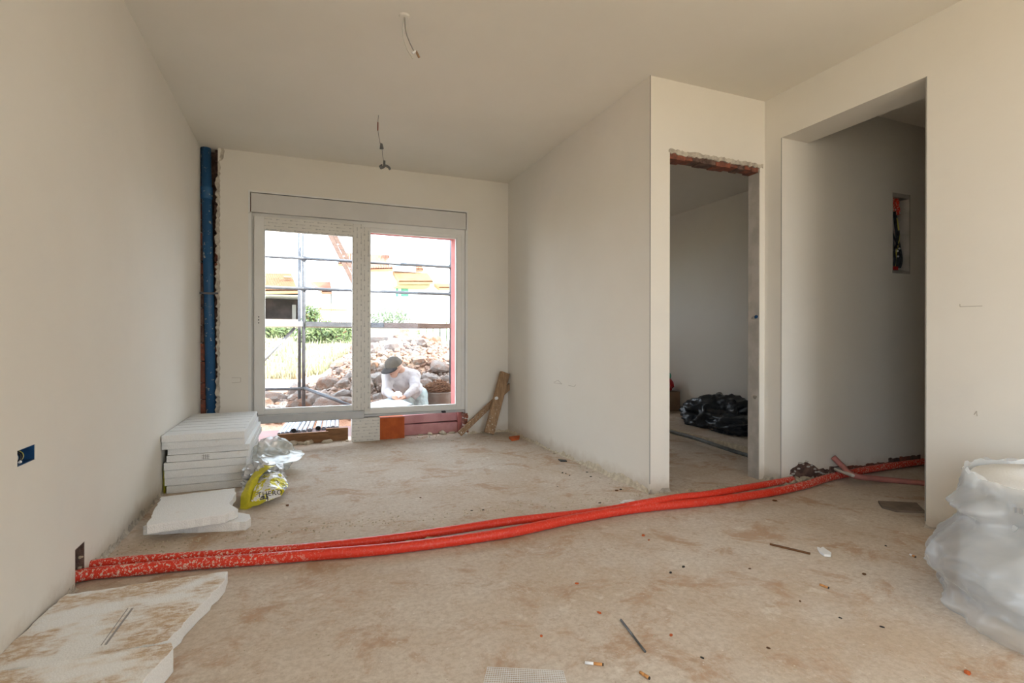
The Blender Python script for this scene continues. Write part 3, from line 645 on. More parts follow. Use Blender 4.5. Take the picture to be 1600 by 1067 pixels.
# two dirty boards in the foreground
f1 = foam_piece([(-40, 1054), (10, 1010), (60, 965), (104, 928), (356, 892), (352, 905), (320, 940), (262, 1000), (120, 1033)], .048, .048, 302, 'large dirt-smeared white foam board on the floor below the red conduits', 'foam_dirty', .006)
A, B = P(207, 950, 2, .0486), P(165, 1007, 2, .0486); MB().obox(A, B, .006, .0016).build('scratch', 'foam_groove', f1)
A, B = P(200, 950, 2, .0486), P(158, 1008, 2, .0486); MB().obox(A, B, .002, .0016).build('scratch', 'foam_groove', f1)
foam_piece([(-60, 1052), (16, 1046), (268, 1003), (271, 1012), (240, 1045), (200, 1100), (-200, 1180)], .070, .070, 303, 'nearest dirt-smeared white foam board cut by the lower left edge of the picture', 'foam_dirty', .006)
# ------------------------------------------------------------------ crumpled bags
def crumple(name, c, r, mat, seed, parent, amp=.35, sub=4, floor_z=None, sharp=2.2, shear=(0, 0)):
    bm = bmesh.new(); bmesh.ops.create_icosphere(bm, subdivisions=sub, radius=1)
    for v in bm.verts:
        n_ = v.co.normalized(); p = n_*sharp+Vector((seed*3.1, seed*1.7, seed))
        d = 1+amp*(.7-abs(noise.noise(p))*2.2)+amp*.30*(.6-abs(noise.noise(p*2.3))*2)+amp*.10*(.6-abs(noise.noise(p*5.1))*2)
        q_ = Vector((n_.x*r[0]*d, n_.y*r[1]*d, n_.z*r[2]*d)); q_.x += shear[0]*q_.z; q_.y += shear[1]*q_.z
        v.co = Vector(c)+q_
        if floor_z is not None and v.co.z < floor_z: v.co.z = floor_z+.002*noise.noise(p*4)
    me = bpy.data.meshes.new(name); bm.to_mesh(me); bm.free(); me.materials.append(MATS[mat])
    if mat in ('bag_clear', 'bag_black'): me.polygons.foreach_set('use_smooth', [True]*len(me.polygons))
    o = bpy.data.objects.new(name, me); COL.objects.link(o)
    if parent: o.parent = parent; o.matrix_parent_inverse = parent_inv(parent)
    return o
p = P(408, 790, 2, 0)
b = empty('foil_bag', (p.x, p.y, 0), 'crumpled silver and yellow printed foil bag beside the foam stack', 'bag')
pc = P(408, 765, 1, 3.62)
def sheet(name, grid, mat, parent, amp=.012, seed=0, sub=5):      # crumpled sheet through a grid of pixel/depth control points
    rows = [[P(u, v, 1, y_) for u, v, y_ in r_] for r_ in grid]; R_ = []
    cols = [spline([r_[j] for r_ in rows], sub) for j in range(len(rows[0]))]
    for i in range(len(cols[0])): R_.append(spline([c__[i] for c__ in cols], sub))
    vs = []; W_ = len(R_[0])
    for i, r_ in enumerate(R_):
        for j, q_ in enumerate(r_):
            n_ = Vector((noise.noise(q_*17+Vector((seed, 0, 0))), noise.noise(q_*17+Vector((0, seed, 5))), noise.noise(q_*17+Vector((0, 9, seed))))); q2 = q_+n_*amp
            q2.z = max(q2.z, .003); vs.append(q2)
    fs = [(i*W_+j, i*W_+j+1, (i+1)*W_+j+1, (i+1)*W_+j) for i in range(len(R_)-1) for j in range(W_-1)]
    o = MB().add(vs, fs).build(name, mat, parent); s_ = o.modifiers.new('thick', 'SOLIDIFY'); s_.thickness = .0015; return o
crumple('foil_body', (pc.x+.02, 3.60, .075), (.105, .12, .10), 'foil_silver', 4, b, .45, 4, .004, 2.6, (-.25, .1))
sheet('yellow_panel', [[(372, 800, 3.30), (383, 803, 3.28), (392, 800, 3.30)], [(376, 782, 3.36), (388, 776, 3.34), (398, 776, 3.36)], [(384, 758, 3.44), (394, 752, 3.42), (404, 748, 3.44)], [(395, 742, 3.50), (408, 738, 3.47), (420, 732, 3.48)], [(412, 726, 3.56), (420, 728, 3.52), (431, 726, 3.52)]], 'foil_yellow', b, .010, 2)
sheet('printed_panel', [[(392, 786, 3.30), (415, 782, 3.32), (440, 776, 3.36)], [(394, 772, 3.34), (418, 768, 3.34), (447, 764, 3.40)], [(400, 757, 3.42), (424, 752, 3.42), (450, 757, 3.46)], [(410, 742, 3.50), (428, 738, 3.50), (444, 742, 3.52)]], 'foil_print', b, .006, 5)
sheet('yellow_fold', [[(388, 792, 3.27), (404, 789, 3.26), (416, 782, 3.28)], [(388, 785, 3.29), (402, 783, 3.28), (415, 779, 3.30)]], 'foil_yellow', b, .003, 7)
fc = bpy.data.curves.new('lettering', 'FONT'); fc.body = 'THERO'; fc.size = .052; fc.extrude = .0006; fc.space_character = 1.15
to = bpy.data.objects.new('tmp_text', fc); COL.objects.link(to); dg = bpy.context.evaluated_depsgraph_get()
me = bpy.data.meshes.new_from_object(to.evaluated_get(dg)); bpy.data.objects.remove(to); me.name = 'lettering'; me.materials.clear(); me.materials.append(MATS['ink_black'])
lo = bpy.data.objects.new('lettering', me); COL.objects.link(lo); lo.parent = b
pa, pb = P(402, 777, 1, 3.285), P(441, 772, 1, 3.325); xv = (pb-pa).normalized(); wd = max(v.co.x for v in me.vertices); s_ = (pb-pa).length/wd
upv = Vector((0, .45, 1)); nv = xv.cross(upv).normalized(); yv = nv.cross(xv).normalized()
M4 = Matrix.Identity(4)
for i in range(3): M4[i][0] = xv[i]*s_; M4[i][1] = yv[i]*s_*1.0; M4[i][2] = nv[i]; M4[i][3] = pa[i]
me.transform(M4); lo.matrix_parent_inverse = parent_inv(b)
p = P(435, 712, 2, 0)
b2 = empty('clear_bag', (p.x, p.y, 0), 'crumpled clear plastic bag with a flat hem beside the far end of the foam stack', 'bag')
crumple('bag_body', (p.x-.02, 4.28, .08), (.125, .15, .12), 'bag_clear', 11, b2, .40, 5, .004, 1.7)
sheet('bag_hem', [[(408, 716, 4.05), (430, 724, 3.98), (455, 722, 4.0), (470, 716, 4.05), (476, 709, 4.15)], [(412, 706, 4.15), (432, 712, 4.1), (452, 711, 4.12), (466, 709, 4.18), (473, 705, 4.25)], [(416, 696, 4.25), (434, 700, 4.22), (448, 702, 4.24), (458, 703, 4.3), (470, 703, 4.32)]], 'bag_clear', b2, .008, 3)
# ------------------------------------------------------------------ leaning timbers in the back right corner
m = MB(); A = P(764, 668, 1, D-.16); A.z = .022; B = P(789, 582, 1, D-.07)
lt = MB().obox(A, B, .105, .045, (0, 1, .2), 1.0).build('timber_offcut', 'wood_old', None, bevel=.008)
tag(lt, 'thick weathered timber offcut leaning in the corner by the window, splashed white', 'timber')
A2 = P(718, 672, 1, D-.09); A2.z = .022; B2 = P(800, 600, 1, D-.035)
lt2 = MB().obox(A2, B2, .055, .028, (0, 1, 0)).build('timber_batten', 'wood_old', None, bevel=.004)
tag(lt2, 'thin timber batten leaning lower across the corner behind the thick offcut', 'timber')
pd = P(776, 622, 1, D-.155)
tag(MB().tube([pd+Vector((0, -.006, .002)), pd+Vector((0, .02, -.004))], .0155, 16).build('white_disc', 'paper_white'), 'small round white plug stuck on the thick leaning timber', 'plug')
# ------------------------------------------------------------------ wrapped roll at the right
RC = (2.546, .943); RR = .315; RH = .455
roll = empty('foam_roll', (*RC, 0), 'big white foam roll wrapped in clear plastic film at the right edge', 'roll')
MB().lathe([(.001, 0), (RR-.01, 0), (RR, .012), (RR, RH-.02), (RR-.012, RH-.003), (.10, RH), (.095, RH-.02), (.001, RH-.02)], (*RC, 0), 64).build('roll_body', 'foam_white', roll, True)
def filmsurf(name, mat, z0, z1, base, bulge, seed, nz=46, na=150, fold=.02, smooth=True):
    vs = []; fs = []
    for i in range(nz+1):
        f_ = i/nz; z_ = z0+(z1-z0)*f_
        for j in range(na):
            a = 2*math.pi*j/na; dirv = Vector((math.cos(a), math.sin(a), 0))
            w_ = max(0, math.cos(a-math.radians(182)))**1.1                 # loose side faces the room
            b_ = bulge(f_, a)*(.25+.75*w_)*(1-max(0, (f_-.9)/.1))
            n1 = noise.noise(Vector((math.cos(a)*2.6, math.sin(a)*2.6, z_*3+seed)))
            n2 = noise.noise(Vector((math.cos(a)*7+seed, math.sin(a)*7, z_*9-a)))
            pv = Vector((math.cos(a)*3.2+z_*5, math.sin(a)*3.2+seed, z_*7+a*.8))
            n3 = .35-abs(noise.noise(pv)); n4 = .3-abs(noise.noise(pv*2.3)); n5 = .3-abs(noise.noise(pv*4.7))
            r_ = base+b_+(fold*.9*n1+fold*1.4*n3+fold*.85*n4+fold*.50*n5)*(.25+.75*w_)*(1-.9*max(0, (f_-.86)/.14))
            r_ = max(r_, RR+.004)
            zj = z_+.03*n1*(1 if 0 < f_ else 0)*w_+(.02*n2 if f_ == 1 else 0)
            vs.append((RC[0]+dirv.x*r_, RC[1]+dirv.y*r_, max(zj, .003)))
    fs = [(i*na+j, i*na+(j+1) % na, (i+1)*na+(j+1) % na, (i+1)*na+j) for i in range(nz) for j in range(na)]
    return MB().add(vs, fs).build(name, mat, roll, smooth)
def bump_(f, c, w_): return math.exp(-((f-c)/w_)**2)
filmsurf('inner_wrap', 'film_inner', .004, RH+.012, RR+.010, lambda f, a: .030*(1-f), 2, fold=.014)
def loose(f, a):
    ear = .11*bump_(f, .78, .07)*math.exp(-((a-math.radians(152))/.30)**2)
    return ear+.15*bump_(f, .46, .13)*(.75+.25*math.sin(a*5))+.13*bump_(f, .28, .13)+.12*bump_(f, .03, .12)*(.8+.2*math.sin(a*7+1))+.24*bump_(f, .0, .26)*math.exp(-((a-math.radians(228))/.8)**2)
filmsurf('loose_film', 'film_clear', .003, RH+.008, RR+.016, loose, 7, 48, 150, fold=.042)
# small printed label near the top
dr = ray(1584, 796); tt = .8
while (Vector((CP+dr*tt).to_2d())-Vector(RC)).length > RR+.052: tt += .002
lc = CP+dr*tt; d_ = Vector((lc.x-RC[0], lc.y-RC[1], 0)).normalized(); tg = Vector((-d_.y, d_.x, 0)); m = MB()
for k, (wd_, of) in enumerate(((.004, 0), (.008, .009), (.003, .018), (.009, .026), (.004, .037), (.007, .044), (.004, .054))): m.obox(lc+tg*of, lc+tg*(of+wd_), .002, .018)
m.build('printed_barcode', 'alu_grey', roll)
# ------------------------------------------------------------------ small litter
def floorbar(name, a, b, r, mat, label, cat, n=8):
    A, B = P(*a, 2, r), P(*b, 2, r); o = MB().tube([A, B], r, n).build(name, mat, None, True); return tag(o, label, cat)
floorbar('steel_nail', (970, 968), (1008, 1018), .0035, 'steel_dark', 'grey steel rod lying on the floor in the foreground', 'rod')
A, B = P(1203, 850, 2, .004), P(1266, 865, 2, .004); tag(MB().obox(A, B, .010, .007).build('wood_stick', 'wood_stick'), 'dark brown wood stick on the floor beside the white scrap', 'stick')
pp = [P(u, v, 2, .006) for u, v in ((1277, 856), (1282, 858), (1286, 856), (1291, 860), (1299, 865), (1298, 869), (1288, 868), (1281, 863))]
tag(MB().prism([(p.x, p.y) for p in reversed(pp)], .002, .012).build('plaster_scrap', 'paper_white'), 'jagged white scrap on the floor beside the dark stick', 'scrap')
def butt(a, b, label, tip='ash', mats=('paper_white', 'cig_orange')):
    A, B = P(*a, 2, .005), P(*b, 2, .005); e = empty('cigarette_butt', tuple(A), label, 'cigarette butt', 'cigarette butts on the floor'); C_ = A.lerp(B, .5)
    MB().tube([A, C_], .0042, 8).build('paper_end', mats[0], e, True); MB().tube([C_, B], .0044, 8).build('filter', mats[1], e, True); MB().tube([B, B+(B-A)*.08], .0040, 8).build('burnt_tip', tip, e, True)
butt((914, 1035), (941, 1038), 'cigarette butt with a white half, below the steel rod'); butt((1000, 1050), (1014, 1059), 'orange cigarette butt at the bottom edge right of the white one', mats=('cig_orange', 'cig_orange'))
butt((1281, 913), (1294, 918), 'orange cigarette butt right of centre below the dark stick', mats=('cig_orange', 'cig_orange')); butt((1422, 866), (1430, 870), 'pale cigarette butt near the plastic wrapped roll')
# torn plastic scrap at the partition corner
crumple('plastic_scrap', tuple(P(982, 786, 2, .012)), (.05, .03, .014), 'paper_white', 6, None, .5, 3, .002)
tag(bpy.data.objects['plastic_scrap'], 'torn white plastic scrap against the red conduit by the partition corner', 'scrap')
# flat grey board in the corridor mouth
pp = [P(u, v, 2, .012) for u, v in ((1372, 782), (1432, 785), (1446, 799), (1400, 797), (1378, 791))]
tag(MB().prism([(p.x, p.y) for p in reversed(pp)], .001, .012).build('flat_board', 'board_grey'), 'flat grey-brown board offcut on the floor at the corridor mouth', 'board')
pp = [P(u, v, 2, .02) for u, v in ((795, 682), (812, 680), (811, 684), (800, 686))]
tag(MB().prism([(p.x, p.y) for p in reversed(pp)], .001, .02).build('brick_chip', 'brick_orange'), 'orange brick chip on the floor by the back right corner', 'brick chip')
pp = [P(u, v, 2, .008) for u, v in ((872, 717), (884, 718), (886, 720), (876, 720))]
tag(MB().prism([(p.x, p.y) for p in reversed(pp)], .001, .008).build('black_offcut', 'ink_black'), 'small black offcut on the floor along the partition', 'offcut')
CM = [lump_mesh('debris_crumb', 20+i, mt, 1, .5, .6) for i, mt in enumerate(('ash', 'brick_orange', 'mortar_crumb', 'paper_white', 'wood_stick', 'brick_dark'))]
spots = [(449, 790, .012, 4, 0), (879, 739, .010, 0, 0), (884, 740, .008, 0, 0), (890, 743, .008, 0, 0), (923, 745, .009, 0, 0), (917, 738, .008, 0, 0), (871, 760, .006, 0, 0), (963, 767, .012, 4, 0), (970, 765, .010, 0, 0), (937, 786, .008, 0, 0), (1068, 886, .009, 0, 0), (1048, 895, .008, 0, 0), (901, 912, .007, 1, 1), (936, 958, .008, 1, 1), (1049, 993, .007, 1, 1), (846, 994, .006, 1, 1), (1005, 837, .010, 1, 1), (1172, 889, .006, 4, 0), (1113, 787, .016, 4, 0), (1210, 783, .014, 4, 0), (737, 798, .007, 0, 0), (755, 797, .007, 0, 0), (657, 778, .008, 4, 0), (1097, 1028, .006, 0, 0), (1014, 844, .006, 1, 1), (1512, 1052, .011, 1, 1), (1378, 980, .007, 0, 0), (1313, 966, .006, 0, 0), (1384, 853, .006, 0, 0), (1350, 898, .010, 4, 0), (1250, 940, .006, 4, 0), (1200, 1013, .006, 4, 0)]
for u, v, s_, k, br in spots:
    p = P(u, v, 2, 0)
    put(CM[k], 'debris_crumb', (p.x, p.y, s_*.3), (s_*1.2, s_*.8, s_*.7), random.uniform(0, 6), 0, 'tiny orange brick crumb on the floor' if br else 'tiny dark crumb of debris on the floor', 'crumb', 'orange crumbs on the floor' if br else 'dark crumbs on the floor')
# crumbs fallen along the conduits and wall feet: uncountable grit
rnd = random.Random(77); m = MB()
def grit(u, v, s_):
    p = P(u, v, 2, 0)
    if p.x > XR+.1 and p.y > DC-.03: return
    m.ball((p.x, p.y, s_*.3), (s_*rnd.uniform(.7, 1.5), s_, s_*.7), 1)
for i in range(330):
    t_ = rnd.random(); u = 150+t_*850; v = 872-t_*90+rnd.gauss(0, 5)-6; grit(u, v-4, rnd.uniform(.002, .0055))
for i in range(120):
    t_ = rnd.random(); grit(812+t_*200, 676+t_*100+rnd.gauss(0, 3)+3, rnd.uniform(.002, .007))
for i in range(130):
    t_ = rnd.random(); grit(1015+t_*240, 778-t_*27+rnd.gauss(0, 4), rnd.uniform(.002, .008))
for i in range(110): grit(rnd.uniform(440, 760), 684+rnd.gauss(0, 4), rnd.uniform(.002, .007))
for i in range(160): grit(rnd.uniform(300, 1450), rnd.uniform(760, 1060), rnd.uniform(.001, .003))
tag(m.build('floor_grit', 'mortar_crumb'), 'fine pale mortar grit strewn along the conduits and wall feet', 'grit', None, 'stuff')
# fibreglass mesh trodden into the screed
m = MB(); q0, q1, q2, q3 = P(762, 1042, 2, .001), P(880, 1048, 2, .001), P(890, 1085, 2, .001), P(752, 1082, 2, .001)
for i in range(36): m.obox(q0.lerp(q1, i/35), q3.lerp(q2, i/35), .0012, .0008)
for i in range(14): m.obox(q0.lerp(q3, i/13), q1.lerp(q2, i/13), .0012, .0008)
tag(m.build('fibreglass_mesh', 'paper_white'), 'faint patch of fibreglass mesh trodden into the screed at the bottom edge', 'mesh')
# ------------------------------------------------------------------ far room: conduit, black bags, red bag on a box
g = [(1046, 674, .065), (1062, 678, .065), (1090, 686, .065), (1120, 696, .065), (1150, 706, .065), (1176, 714, .065), (1200, 724, .065)]
def pz(u, v, z_): p = P(u, v, 2, z_); return Vector((p.x, p.y, z_))
tag(MB().tube(spline([pz(u, v, .016 if pz(u, v, .0).x < 3.49 else .066) for u, v, _ in g], 6), .016, 10).build('grey_conduit', 'grey_plastic', None, True), 'dusty grey conduit along the edge of the raised screed in the far room', 'conduit')
struct(MB().box((3.495, DP+.1, 0), (3.522, 6.8, .052)).build('trim_4', 'mortar_crumb'))
bg1 = crumple('rubbish_bag', (4.14, 4.36, .15), (.27, .36, .19), 'bag_black', 3, None, .40, 5, .052, 1.7, (.1, 0)); tag(bg1, 'larger black rubbish bag slumped against the far room wall', 'bag')
bg2 = crumple('rubbish_bag', (3.95, 3.93, .12), (.18, .30, .09), 'bag_black', 9, None, .30, 5, .052, 1.6); tag(bg2, 'flat black rubbish bag in front of the larger one in the far room', 'bag')
tag(MB().box((4.16, 5.44, .05), (4.53, 5.80, .30)).build('cardboard_box', 'cardboard', bevel=.006), 'brown cardboard box by the far room wall, under the red bag', 'box')
rb = empty('red_bag', (4.38, 5.58, .30), 'red bag with a dark green handle on a box in the far room', 'bag')
crumple('bag_body', (4.38, 5.58, .385), (.11, .13, .10), 'bag_red', 15, rb, .25, 3, .302, 1.6)
MB().tube(spline([(4.42, 5.52, .44), (4.42, 5.50, .51), (4.42, 5.56, .535), (4.42, 5.62, .46)], 6), .012, 8).build('handle', 'shutter_green', rb, True)
for i in range(14):                                               # exposed bricks along the foot of the far wall
    y_ = 3.6+i*.2; MB().box((BX-.006, y_+.006, .05), (BX+.01, y_+.192, .05+.045+random.uniform(-.01, .01))).build('brick', random.choice(['brick_red', 'brick_dark']), bpy.data.objects['wall_bedroom_side'])
cw3 = empty('ceiling_cable_tail', tuple(P(1090, 255, 2, H)), 'short loose cable tail under the far room ceiling', 'wire')
pc = P(1090, 255, 2, H); MB().tube(spline([pc, pc+Vector((-.1, -.06, -.06)), pc+Vector((-.2, -.1, -.03))], 6), .008, 6).build('wire', 'cable_black', cw3, True)
# ------------------------------------------------------------------ outside: terrain
def crest(x):
    pts = [(-6, .25), (-.9, .18), (-.3, .30), (.3, .45), (.85, .85), (1.4, 1.13), (2.0, 1.18), (2.7, 1.02), (4, 1.25), (7, 1.1), (12, .6)]
    if x <= pts[0][0]: return pts[0][1]
    for (a, h0), (b_, h1) in zip(pts, pts[1:]):
        if x <= b_: t_ = (x-a)/(b_-a); t_ = t_*t_*(3-2*t_); return h0+(h1-h0)*t_
    return pts[-1][1]
def sm(a, b_, x): t_ = min(1, max(0, (x-a)/(b_-a))); return t_*t_*(3-2*t_)
def ground(x, y):
    base = -.25+.20*sm(7.3, 8.0, y)+.25*sm(8.5, 11, y)+1.30*sm(10.5, 23, y)
    heap = max(0, crest(x)-.12)*sm(7.5, 10.0, y)*(1-.8*sm(10.4, 13.5, y))
    return base*(1-.0*heap)+max(0, heap-(base+.25)*.55*sm(7.5, 10, y)) if heap > 0 else base
def terrain(name, x0, x1, y0, y1, nx, ny, mat, amp, lift=0):
    vs = [(x0+(x1-x0)*i/nx, y0+(y1-y0)*j/ny) for j in range(ny+1) for i in range(nx+1)]
    vs = [(x, y, ground(x, y)+(lift-.25*(1-sm(y0, y0+1.4, y)) if lift else 0)+amp*fbm((x*1.7, y*1.7, 3))) for x, y in vs]
    fs = [(j*(nx+1)+i, j*(nx+1)+i+1, (j+1)*(nx+1)+i+1, (j+1)*(nx+1)+i) for j in range(ny) for i in range(nx)]
    return tag(struct(MB().add(vs, fs).build(name, mat, None, True)))
terrain('ground_soil', -9, 14, 5.4, 13.5, 150, 80, 'soil_red', .05)
terrain('ground_grass', -30, 40, 10.8, 90, 140, 110, 'grass_dry', .06, .03)
struct(MB().box((-3, 5.405, -.3), (2.0, 6.25, -.03)).build('terrace', 'terrace_dust'))
struct(MB().box((-40, -45, -.6), (45, 5.4, -.32)).build('ground_plot', 'ground_gravel'))
# house front above and beside the window
struct(MB().box((-6, 5.408, -.3), (-1.1, 5.75, 2.9)).build('wall_facade_side', 'render_white'))
struct(MB().box((-6, 5.0, 2.6), (-1.4, 5.75, 2.9)).build('roof_edge', 'render_white'))
# grass blades and bushes
rnd = random.Random(50); m = MB()
for i in range(5200):
    y = 10.9+12*rnd.random()**1.6; x = rnd.uniform(-1.2, 1.6)*y/11
    if ground(x, y) < crest(x)*.55 and y < 12: continue
    z = ground(x, y)+.03; h = rnd.uniform(.06, .22); a = rnd.uniform(0, 6.28); dx, dy = math.cos(a)*.02, math.sin(a)*.02; lx, ly = rnd.uniform(-.06, .06), rnd.uniform(-.06, .06)
    m.add([(x-dx, y-dy, z-.03), (x+dx, y+dy, z-.03), (x+lx, y+ly, z+h)], [(0, 1, 2)])
tag(m.build('dry_grass', 'grass_dry'), 'sunlit yellowish grass on the slope behind the rubble', 'grass', None, 'stuff')
def bush(u, v, y, r, seed, label, n=900):
    c = P(u, v, 1, y); c.z = max(c.z, ground(c.x, y)); rnd = random.Random(seed); e = empty('bush', (c.x, y, ground(c.x, y)), label, 'bush', 'bushes on the slope'); m = MB()
    for i in range(n):
        d = Vector((rnd.gauss(0, 1), rnd.gauss(0, 1), rnd.gauss(0, 1))).normalized()*(rnd.random()**.4); k = 1+.35*noise.noise(d*2.2+Vector((seed, 0, 0)))
        p = Vector((c.x+d.x*r[0]*k, y+d.y*r[1]*k, c.z+d.z*r[2]*k)); s_ = rnd.uniform(.05, .10); a = Vector((rnd.gauss(0, 1), rnd.gauss(0, 1), rnd.gauss(0, 1))).normalized(); b_ = a.orthogonal().normalized()
        m.add([p-a*s_, p+b_*s_*.45, p+a*s_, p-b_*s_*.45], [(0, 1, 2, 3)])
    m.build('foliage', 'leaf_green', e); m = MB()
    for k in range(5): m.tube([(c.x, y, ground(c.x, y)-.05), (c.x+rnd.uniform(-1, 1)*r[0]*.6, y+rnd.uniform(-.3, .3), c.z+r[2]*.3)], .02, 5)
    m.build('stem', 'twigs', e)
bush(512, 524, 17, (.95, .6, .42), 1, 'largest green bush above the grass beside the scaffold pole', 1300)
bush(487, 497, 20, (.35, .3, .5), 2, 'small dark bush behind the scaffold beam by the pole', 500)
bush(428, 516, 18, (.6, .5, .28), 3, 'low green bush left of the scaffold pole under the carport', 700)
bush(690, 523, 15.5, (.75, .4, .35), 4, 'green hedge behind the rubble at the right edge of the window', 900)
bush(612, 499, 26, (1.2, .6, .5), 5, 'pale bush in front of the white house', 900)
for k in range(5):                                                # pale fence posts before the hedge
    p = P(661+k*10.5, 520, 1, 14.8); tag(MB().box((p.x-.07, 14.75, ground(p.x, 14.8)), (p.x+.07, 14.85, p.z+.30)).build('fence_post', 'render_white'), 'pale square post in front of the hedge at the right of the window', 'post', 'fence posts at the hedge')
# ------------------------------------------------------------------ rubble
def rock_mesh(seed):
    bm = bmesh.new(); bmesh.ops.create_icosphere(bm, subdivisions=2, radius=1); rnd = random.Random(seed)
    pl = [(Vector((rnd.gauss(0, 1), rnd.gauss(0, 1), rnd.gauss(0, 1))).normalized(), rnd.uniform(.55, .85)) for _ in range(9)]
    for v in bm.verts:
        n_ = v.co.normalized(); r_ = 1.0
        for d, k in pl:
            c_ = n_.dot(d)
            if c_ > .05: r_ = min(r_, k/c_)
        v.co = n_*(r_+.10*noise.noise(n_*2.5+Vector((seed, 0, 0))))
    me = bpy.data.meshes.new('rock'); bm.to_mesh(me); bm.free(); me.materials.append(MATS['rock']); return me
RM = [rock_mesh(i) for i in range(10)]
rnd = random.Random(99); cnt = 0; placed = []
tries = 0
while cnt < 290 and tries < 60000:
    tries += 1
    y = 7.75+2.7*rnd.random(); u = rnd.uniform(405, 722); x = P(u, 500, 1, y).x
    hx = crest(x)
    if y > 8.9+hx*1.2 and u < 560: continue
    s_ = .045+.15*rnd.random()**3
    if cnt < 26: s_ = rnd.uniform(.14, .25)
    if any((x-a)**2+(y-b_)**2 < ((s_+c_)*.62)**2 for a, b_, c_ in placed): continue
    placed.append((x, y, s_))
    o = put(RM[cnt % 10], 'rubble_rock', (x, y, ground(x, y)+s_*.28), (s_*rnd.uniform(.9, 1.3), s_*rnd.uniform(.8, 1.1), s_*rnd.uniform(.65, .95)), rnd.uniform(0, 6.28), rnd.uniform(-.4, .4),
            'pale or rust-red rock in the sunlit rubble heap outside the window', 'rock', 'rubble rocks outside the window'); cnt += 1
m = MB(); bm_v = [[(v.co.x, v.co.y, v.co.z) for v in r_.vertices] for r_ in RM[:4]]; bm_f = [[tuple(p_.vertices) for p_ in r_.polygons] for r_ in RM[:4]]
for i in range(3600):
    y = 7.6+3.2*rnd.random(); u = rnd.uniform(400, 740); x = P(u, 500, 1, y).x
    if y > 9.1+crest(x)*1.2 and u < 560: continue
    s_ = rnd.uniform(.015, .055); k = i % 4; z = ground(x, y)+s_*.35+.02; ca, sa = math.cos(i), math.sin(i)
    m.add([(x+s_*(a*ca-b_*sa), y+s_*(a*sa+b_*ca), z+s_*.8*c_) for a, b_, c_ in bm_v[k]], bm_f[k])
tag(m.build('rubble_gravel', 'rock'), 'small broken stones filling the rubble heap outside', 'gravel', None, 'stuff')
# ------------------------------------------------------------------ scaffolding
sf = empty('scaffolding', tuple(P(473, 640, 1, 7.6)), 'galvanised tube scaffolding with planks standing outside the window', 'scaffold')
SY = 7.6
T = lambda pts, r, name, mat='steel_galv', n=10: MB().tube(pts, r, n).build(name, mat, sf, True)
xa = P(474.5, 500, 1, SY).x; xb = P(704.5, 500, 1, SY).x; xz = P(300, 500, 1, SY).x
zA, zB, zC, zD = P(473, 404, 1, SY).z, P(473, 451, 1, SY).z, P(473, 506, 1, SY).z, P(473, 607, 1, SY).z
for x_, y_ in ((xa, SY), (xb, SY), (xa-.055, SY+.75), (xb+.6, SY+.75), (xz, SY)):
    T([(x_, y_, ground(x_, y_)-.02), (x_, y_, 3.2)], .024, 'standard_tube'); MB().box((x_-.07, y_-.07, ground(x_, y_)-.03), (x_+.07, y_+.07, ground(x_, y_)+.012)).build('base_plate', 'steel_galv', sf)
for z_ in (zA, zB):
    T([(xz, SY-.03, z_), (xa, SY-.03, z_)], .021, 'ledger_tube'); T([(xa, SY-.03, z_), (xb, SY-.03, z_-.01)], .021, 'ledger_tube')
    for x_ in (xa, xb): MB().lathe([(.025, -.03), (.036, -.03), (.036, .03), (.025, .03)], (x_, SY, z_), 12).build('coupler', 'steel_galv', sf)
T([(xz, SY-.03, zD+.02), (xa, SY-.03, zD)], .021, 'ledger_tube')
for i, (x0, x1, mt) in enumerate(((xz, xa-.01, 'steel_bright'), (xa+.03, xa+1.05, 'steel_galv'), (xa+1.06, xb+.02, 'wood_scaffold'))):
    for k in range(3): MB().box((x0, SY-.05+k*.235, zC-.035), (x1, SY+.175+k*.235, zC+.03)).build('deck_plank', mt, sf)
T([P(475, 606, 1, SY-.03), P(556, 637, 1, SY-.35)], .021, 'brace_tube'); T([P(461, 512, 1, SY+.10), P(400, 576, 1, SY+.10)], .021, 'brace_tube', 'steel_bright')
ld = empty('ladder', tuple(P(556, 520, 1, 8.1)), 'slanted brown wooden ladder behind the upper left pane', 'ladder')
a0, a1, b0, b1 = P(500, 335, 1, 7.95), P(565, 468, 1, 7.95), P(506.5, 335, 1, 8.0), P(572, 463, 1, 8.0)
for a, b_ in ((a0, a1), (b0, b1)): MB().obox(a, b_, .055, .05, (0, 1, 0)).build('rail', 'wood_scaffold', ld)
for k in range(7): MB().tube([a0.lerp(a1, (k+.5)/7), b0.lerp(b1, (k+.5)/7)], .014, 8).build('rung', 'steel_bright', ld)
